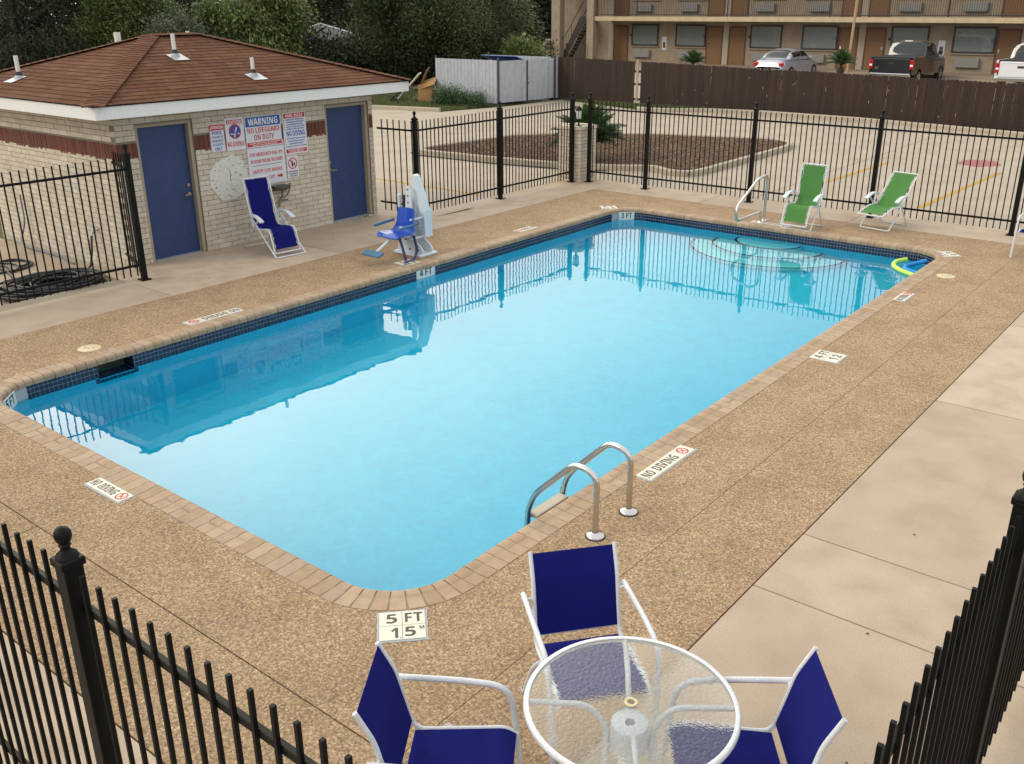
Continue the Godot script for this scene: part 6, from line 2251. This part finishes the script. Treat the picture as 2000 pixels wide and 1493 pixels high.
func pickup(label: String, at: Vector3, paint: Material, dark: bool) -> void:
	var o := thing("pickup_truck", label, "pickup truck", at, 0.0, "pickup trucks behind the wooden fence")
	var bed := MB.new()
	for s in [-1, 1]:
		bed.box(Vector3(s * 0.925, 0.86, -0.95), Vector3(0.09, 0.76, 1.86), Basis.IDENTITY, 0.03)
	bed.box(Vector3(0, 0.60, -0.95), Vector3(1.8, 0.06, 1.84))
	bed.box(Vector3(0, 0.86, -1.86), Vector3(1.76, 0.74, 0.06))
	put("bed", bed, paint, o)
	var tg := MB.new()
	tg.box(Vector3(0, 0.88, -0.04), Vector3(1.66, 0.62, 0.07), Basis.IDENTITY, 0.02)
	tg.box(Vector3(0, 1.15, -0.005), Vector3(1.60, 0.05, 0.03), Basis.IDENTITY, 0.01)
	var gate := put("tailgate", tg, paint, o)
	var hd := MB.new()
	hd.box(Vector3(0, 0.98, 0.0), Vector3(0.26, 0.09, 0.02), Basis.IDENTITY, 0.006)
	put("tailgate_handle", hd, M.bronze, gate)
	if dark:
		var bg := MB.new()
		bg.box(Vector3(-0.62, 0.80, 0.0), Vector3(0.20, 0.035, 0.012))
		bg.box(Vector3(-0.62, 0.74, 0.0), Vector3(0.15, 0.035, 0.012))
		put("badge", bg, M.steel, gate)
	var cov := MB.new()
	cov.box(Vector3(0, 1.225, -0.95), Vector3(1.76, 0.03, 1.8), Basis.IDENTITY, 0.008)
	put("bed_cover", cov, M.rubber, o)
	var bp := MB.new()
	bp.box(Vector3(0, 0.48, 0.02), Vector3(1.8, 0.16, 0.18), Basis.IDENTITY, 0.03)
	put("bumper", bp, M.steel, o)
	for s in [-1, 1]:
		var tl := MB.new()
		tl.box(Vector3(s * 0.895, 0.93, -0.05), Vector3(0.16, 0.40, 0.12), Basis.IDENTITY, 0.02)
		var t := put("tail_light", tl, M.tail_red, o)
		var rv := MB.new()
		rv.box(Vector3(s * 0.895, 0.90, 0.008), Vector3(0.12, 0.08, 0.012))
		put("reversing_lamp", rv, M.print_white, t)
	var half := [[1.85, 0.95], [3.6, 0.97], [4.9, 0.95], [5.35, 0.80]]
	var top := [[1.85, 1.27], [3.5, 1.24], [4.8, 1.12], [5.35, 0.92]]
	var bd := MB.new()
	bd.grid(func(u, v):
		var z: float = lerpf(1.9, 5.35, v)
		var a: float = PI * (1.0 - u)
		return Vector3(table1(half, z) * se(cos(a), 0.22), 0.42 + (table1(top, z) - 0.42) * pow(maxf(sin(a), 0.0), 0.25), -z), 28, 20)
	bd.box(Vector3(0, 0.8, -1.93), Vector3(1.84, 0.8, 0.04))
	put("body", bd, paint, o)
	var ct := [[1.88, 1.20], [2.12, 1.84], [2.8, 1.90], [3.3, 1.82], [4.05, 1.20]]
	var shell := func(z: float, t: float, off: float) -> Vector3:
		var a := PI * (1.0 - t)
		return Vector3((0.90 + off) * se(cos(a), 0.35) * (1.0 - 0.12 * maxf(sin(a), 0.0)), 1.15 + (table1(ct, z) - 1.15 + off) * pow(maxf(sin(a), 0.0), 0.38), -z)
	var cab := MB.new()
	cab.grid(func(u, v): return shell.call(lerpf(1.885, 4.04, v), u, 0.0), 28, 30)
	put("cabin", cab, paint, o)
	var rw := MB.new()
	rw.grid(func(u, v): return shell.call(lerpf(1.905, 2.075, v), lerpf(0.20, 0.80, u), 0.010) + Vector3(0, 0, 0.012), 14, 6)
	put("rear_window", rw, M.tinted, o)
	var ws := MB.new()
	ws.grid(func(u, v): return shell.call(lerpf(3.38, 3.95, v), lerpf(0.20, 0.80, u), 0.010), 14, 6)
	put("windscreen", ws, M.tinted, o)
	for s in [0, 1]:
		for e in [[2.12, 2.62], [2.70, 3.36]]:
			var sw := MB.new()
			sw.grid(func(u, v):
				var t := lerpf(0.02, 0.17, u)
				return shell.call(lerpf(e[0], e[1], v), t if s == 0 else 1.0 - t, 0.010), 6, 8)
			put("side_window", sw, M.tinted, o)
	var bl := MB.new()
	bl.box(Vector3(0, 1.86, -2.10), Vector3(0.34, 0.05, 0.05), Basis.IDENTITY, 0.008)
	put("brake_lamp", bl, M.print_white if dark else M.tail_red, o)
	for s in [-1, 1]:
		var mi := MB.new()
		mi.box(Vector3(s * 1.08, 1.34, -3.45), Vector3(0.20, 0.20, 0.10), Basis.IDENTITY, 0.03)
		put("mirror", mi, paint, o)
		for z in [-1.0, -4.35]:
			wheel(o, Vector3(s * 0.86, 0.38, z), 0.38)


# ------------------------------------------------------------------ trees and growth
var leaf_meshes := []

func leaf_cluster(sd: int, n: int, spread: float, ln: float) -> Array:   # kite-shaped leaves: four corners each
	var g := RandomNumberGenerator.new()
	g.seed = sd
	var q := []
	for i in n:
		var p := Vector3(g.randfn(), g.randfn(), g.randfn()) * spread * 0.5
		var bs := Basis.from_euler(Vector3(g.randf_range(-1.0, 1.0), g.randf() * TAU, g.randf_range(-0.8, 0.8)))
		var l := ln * g.randf_range(0.7, 1.25)
		var w := l * 0.42
		q.append([p, p + bs * Vector3(w / 2, -0.03 * l, l * 0.5), p + bs * Vector3(0, -0.08 * l, l), p + bs * Vector3(-w / 2, -0.03 * l, l * 0.5)])
	return q


func leaf_mesh(q: Array) -> ArrayMesh:
	var b := MB.new()
	for f in q:
		b.fan(f)
	return b.mesh()


func foliage(called: String, q: Array, places: Array, tints: Array, parent: Node3D) -> MeshInstance3D:   # one mesh of separate leaves
	var b := MB.new()
	b.tinted = true
	for i in places.size():
		var t: Transform3D = places[i]
		b.tint = tints[i]
		for f in q:
			b.fan([t * f[0], t * f[1], t * f[2], t * f[3]])
	return put(called, b, M.leaf, parent)


func tree(called: String, label: String, at: Vector3, h: float, r: float, col: Color, n: int, sd: int, low := 0.25, vary := 0.5) -> void:
	var g := RandomNumberGenerator.new()
	g.seed = sd
	var o := thing(called, label, "tree" if called.contains("tree") else "bush", at, 0.0, "trees and bushes behind the pool house")
	var t := MB.new()
	var hh := h * 0.62
	t.tube([Vector3(0, -0.2, 0), Vector3(0.08, hh * 0.4, 0.05), Vector3(-0.05, hh, 0.1)], [0.05 * h * 0.45, 0.04 * h * 0.42, 0.015 * h], 9)
	var blobs := []
	var nb := 10 + int(h)
	for i in nb:
		var a := i * 2.39996 + g.randf_range(-0.4, 0.4)
		var y := lerpf(low, 0.92, (i + 0.5) / nb) + g.randf_range(-0.06, 0.06)
		var prof := sqrt(maxf(0.05, 1.0 - pow((y - 0.52) / 0.56, 2)))
		var d := r * prof * g.randf_range(0.35, 0.85)
		var c := Vector3(cos(a) * d, y * h, sin(a) * d)
		blobs.append([c, r * g.randf_range(0.30, 0.52)])
		if i % 2 == 0:
			var st := Vector3(0, minf(y * h * 0.6, hh * 0.9), 0)
			t.tube([st, st.lerp(c, 0.55) + Vector3(0, 0.12 * h * 0.3, 0), c], [0.011 * h, 0.008 * h, 0.003 * h], 6)
	put("trunk", t, M.bark, o)
	var places := []
	var tints := []
	for i in n:
		var bl: Array = blobs[g.randi() % nb]
		var dir := Vector3(g.randfn(), g.randfn() * 0.9, g.randfn()).normalized()
		var rad: float = bl[1] * pow(g.randf(), 0.38) * g.randf_range(0.85, 1.12)
		var p: Vector3 = bl[0] + dir * rad
		if p.y < 0.03:
			continue
		places.append(Transform3D(Basis.from_euler(Vector3(g.randf_range(-0.7, 0.7), g.randf() * TAU, g.randf_range(-0.7, 0.7))).scaled(Vector3.ONE * g.randf_range(0.7, 1.35)), p))
		var k := 1.0 + vary * g.randf_range(-0.6, 0.9)
		var yel := g.randf_range(0.75, 1.35)
		tints.append(Color(col.r * k * yel, col.g * k, col.b * k * g.randf_range(0.7, 1.2)))
	foliage("crown", leaf_meshes[sd % leaf_meshes.size()], places, tints, o)


func build_trees() -> void:
	for k in 3:
		leaf_meshes.append(leaf_cluster(40 + k, 8, 0.42, [0.17, 0.14, 0.20][k]))
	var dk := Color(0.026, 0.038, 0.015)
	var md := Color(0.07, 0.1, 0.036)
	var lt := Color(0.125, 0.168, 0.056)
	var yl := Color(0.12, 0.135, 0.05)
	# [name, label, x, z, height, radius, colour, leaves, low]
	var all := [
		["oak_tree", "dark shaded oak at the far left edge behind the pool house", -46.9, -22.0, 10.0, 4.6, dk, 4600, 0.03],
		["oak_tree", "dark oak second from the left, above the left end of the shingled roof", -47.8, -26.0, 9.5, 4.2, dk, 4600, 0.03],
		["elm_tree", "lighter leafy tree with bright tips rising left of the roof ridge", -43.2, -25.4, 5.0, 2.1, lt, 5200, 0.22],
		["vine_tree", "rounded grey-green mound of vines straight above the roof ridge", -39.5, -25.4, 3.55, 1.25, Color(0.088, 0.115, 0.064), 5200, 0.30],
		["elm_tree", "broad bright green tree right of the vine mound, above the roof's right slope", -40.0, -30.0, 4.9, 2.5, lt, 6400, 0.14],
		["hackberry_tree", "bushy green tree left of the metal pen", -37.1, -36.7, 6.0, 2.4, md, 5600, 0.05],
		["hackberry_tree", "loose green tree with paler sprays right behind the metal pen", -34.3, -39.2, 5.3, 2.7, Color(0.07, 0.098, 0.034), 6000, 0.06],
		["willow_tree", "thin yellowish tree with drooping sprays beside the motel end column", -34.6, -43.0, 4.6, 1.15, yl, 3600, 0.22],
		["round_bush", "bright round bush showing over the pen's right corner", -30.9, -39.4, 2.0, 0.85, lt, 2200, 0.05],
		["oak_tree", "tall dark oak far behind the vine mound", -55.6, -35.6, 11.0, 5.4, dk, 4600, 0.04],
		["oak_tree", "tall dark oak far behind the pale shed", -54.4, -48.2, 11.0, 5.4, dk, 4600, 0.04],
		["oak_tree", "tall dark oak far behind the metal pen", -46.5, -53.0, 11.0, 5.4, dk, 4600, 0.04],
	]
	var i := 0
	for a in all:
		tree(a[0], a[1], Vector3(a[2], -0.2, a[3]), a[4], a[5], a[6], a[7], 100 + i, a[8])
		i += 1
	# undergrowth and far wood: nobody could count it
	var places := []
	var tints := []
	var g := RandomNumberGenerator.new()
	g.seed = 77
	while places.size() < 15000:
		var t := g.randf()
		var x := 0.0
		var z := 0.0
		if t < 0.5:
			var s := g.randf()
			x = lerpf(-47, -37.5, s) + g.randfn() * 0.9
			z = lerpf(-16, -36.0, s) + g.randfn() * 0.9
		else:
			var s := g.randf()
			x = lerpf(-38.0, -32.8, s) + g.randfn() * 0.7
			z = lerpf(-36, -42.0, s) + g.randfn() * 0.7
		var hmax := 1.9 + 0.5 * sin(x * 1.7) + 0.5 * sin(z * 1.1)
		places.append(Transform3D(Basis.from_euler(Vector3(g.randf(), g.randf() * TAU, g.randf())).scaled(Vector3.ONE * g.randf_range(0.7, 1.4)), Vector3(x, -0.2 + hmax * pow(g.randf(), 0.8), z)))
		var k := g.randf_range(0.4, 1.5)
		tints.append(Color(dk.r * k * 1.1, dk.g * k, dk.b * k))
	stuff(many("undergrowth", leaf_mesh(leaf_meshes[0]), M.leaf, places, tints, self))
	places = []
	tints = []
	var big := leaf_mesh(leaf_cluster(55, 12, 1.1, 0.5))
	while places.size() < 21000:
		var s := g.randf()
		var x := lerpf(-72, -56, s) + g.randfn() * 2.5
		var z := lerpf(4, -104.0, s) + g.randfn() * 2.0
		places.append(Transform3D(Basis.from_euler(Vector3(g.randf(), g.randf() * TAU, g.randf())).scaled(Vector3.ONE * g.randf_range(0.7, 1.4)), Vector3(x, -0.2 + (10.0 + 1.8 * sin(z * 0.35) + 1.0 * sin(z * 0.9)) * pow(g.randf(), 0.9), z)))
		var k := g.randf_range(0.35, 1.2)
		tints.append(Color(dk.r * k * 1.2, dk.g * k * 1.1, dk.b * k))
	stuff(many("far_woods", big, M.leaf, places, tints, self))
	# pale building glimpsed between the trees
	var fb := thing("far_building", "pale pinkish shed with a white roof glimpsed between the trees", "shed", Vector3(-45.2, -0.2, -38.6), 0.85)
	var b := MB.new()
	b.box(Vector3(0, 1.1, 0), Vector3(3.0, 2.2, 3.0))
	put("wall", b, M.far_wall, fb)
	var rb := MB.new()
	rb.prism(poly([[-2.4, -2.15], [2.4, -2.15], [2.4, -2.3], [0, -3.0], [-2.4, -2.3]]), -1.9, 1.9, Transform3D(Basis(Vector3.RIGHT, Vector3.BACK, Vector3.DOWN), Vector3.ZERO))
	put("roof", rb, M.far_white, fb)
	# weeds in front of the pen
	var weeds := [["taller feathery weed clump at the foot of the metal pen, on the left", Vector3(-27.9, -0.2, -30.3), 0.85, 0.7, 900], ["lower sprawling weeds right of the tall clump, reaching the pen's corner", Vector3(-26.7, -0.2, -30.6), 0.6, 0.8, 900]]
	for w in weeds:
		var o := thing("weed_clump", w[0], "weeds", w[1], 0.0, "weeds by the metal pen")
		var st := MB.new()
		var pl := []
		var tn := []
		for k in 22:
			var a := g.randf() * TAU
			var rr: float = w[3] * sqrt(g.randf())
			var tip := Vector3(cos(a) * rr, w[2] * g.randf_range(0.5, 1.0), sin(a) * rr * 0.6)
			var base := Vector3(tip.x * 0.45, 0, tip.z * 0.45)
			st.tube([base, base.lerp(tip, 0.6) + Vector3(0, 0.1, 0), tip], 0.008, 4)
			for q in int(w[4] / 22.0):
				var u := g.randf_range(0.2, 1.0)
				pl.append(Transform3D(Basis.from_euler(Vector3(g.randf_range(-0.6, 0.6), g.randf() * TAU, g.randf_range(-0.6, 0.6))).scaled(Vector3.ONE * g.randf_range(0.3, 0.62)), base.lerp(tip, u) + Vector3(g.randfn(), g.randfn(), g.randfn()) * 0.07))
				var kk := g.randf_range(0.7, 1.4)
				tn.append(Color(0.045 * kk, 0.095 * kk, 0.028 * kk))
		put("stems", st, M.frond, o)
		foliage("leaves", leaf_meshes[1], pl, tn, o)
	# grass
	var blade := MB.new()
	for k in 7:
		var a := k * 0.9
		var d := Vector3(cos(a), 0, sin(a))
		var s := Vector3(-d.z, 0, d.x) * 0.012
		blade.fan([d * 0.02 - s, d * 0.02 + s, d * (0.06 + 0.01 * k) + Vector3(0, 0.10 + 0.012 * (k % 3), 0)])
	places = []
	tints = []
	for e in [[[-25.2, -34.85], [-20.2, -33.1], [-15.8, -34.6], [-12.0, -34.5], [-12.0, -34.9]], [[-45, -24.4], [-29.5, -27.5], [-26.2, -28.2], [-25.98, -31.2], [-31, -31.3], [-36, -37.0], [-46, -28]]]:
		var pg := poly(e)
		var lo := Vector2(INF, INF)
		var hi := -lo
		for q in pg:
			lo = lo.min(q)
			hi = hi.max(q)
		var want := places.size() + (7000 if places.is_empty() else 12000)
		while places.size() < want:
			var q := Vector2(g.randf_range(lo.x, hi.x), g.randf_range(lo.y, hi.y))
			if Geometry2D.is_point_in_polygon(q, pg):
				places.append(Transform3D(turned(g.randf() * TAU).scaled(Vector3.ONE * g.randf_range(0.6, 1.5)), Vector3(q.x, -0.22, q.y)))
				var k := g.randf_range(0.6, 1.5)
				tints.append(Color(0.085 * k * g.randf_range(0.8, 1.5), 0.115 * k, 0.032 * k))
	stuff(many("grass", blade, M.leaf, places, tints, self))
	# a few fallen leaves and specks on the concrete
	var bits := MB.new()
	for q in [[-1.05, -4.05], [-1.35, -5.2], [-1.5, -6.6], [-0.9, -7.3], [-12.0, -11.0], [-12.25, -10.4], [-11.75, -7.6], [-11.3, -16.6], [-1.2, -2.1], [-4.0, -16.7], [-0.35, -2.3]]:
		bits.box(Vector3(q[0], 0.006, q[1]), Vector3(0.017, 0.005, 0.011), Basis.from_euler(Vector3(0.2, rng.randf() * TAU, 0.1)), 0.002)
	stuff(put("fallen_leaves", bits, M.dark_board))


# ------------------------------------------------------------------ sky
func overcast() -> PanoramaSkyMaterial:
	var w := 512
	var h := 256
	var im := Image.create(w, h, false, Image.FORMAT_RGBF)
	var f := FastNoiseLite.new()
	f.seed = 3
	f.frequency = 1.3
	f.fractal_octaves = 5
	var glow := Vector3(-0.80, 0.42, -0.42).normalized()    # the thin, bright part of the cloud that the water mirrors
	for y in h:
		var th := PI * (y + 0.5) / h
		for x in w:
			var ph := TAU * (x + 0.5) / w
			var d := Vector3(sin(ph) * sin(th), cos(th), -cos(ph) * sin(th))
			var a := acos(clampf(d.dot(glow), -1, 1))
			var e := maxf(d.y, 0.0)
			var q := d / (0.25 + e)
			var n := f.get_noise_3d(q.x, q.y * 0.4, q.z)
			var lo := SKY_BASE * (1.0 + 0.22 * n)
			var g1 := SKY_GLOW * exp(-pow(a / 0.44, 2.0)) * (1.0 + 0.22 * n)
			var c := Color(0.96, 0.99, 1.02) * lo + Color(1.06, 0.97, 0.74) * g1
			im.set_pixel(x, y, Color(c.r, c.g, c.b))
	var m := PanoramaSkyMaterial.new()
	m.panorama = ImageTexture.create_from_image(im)
	return m
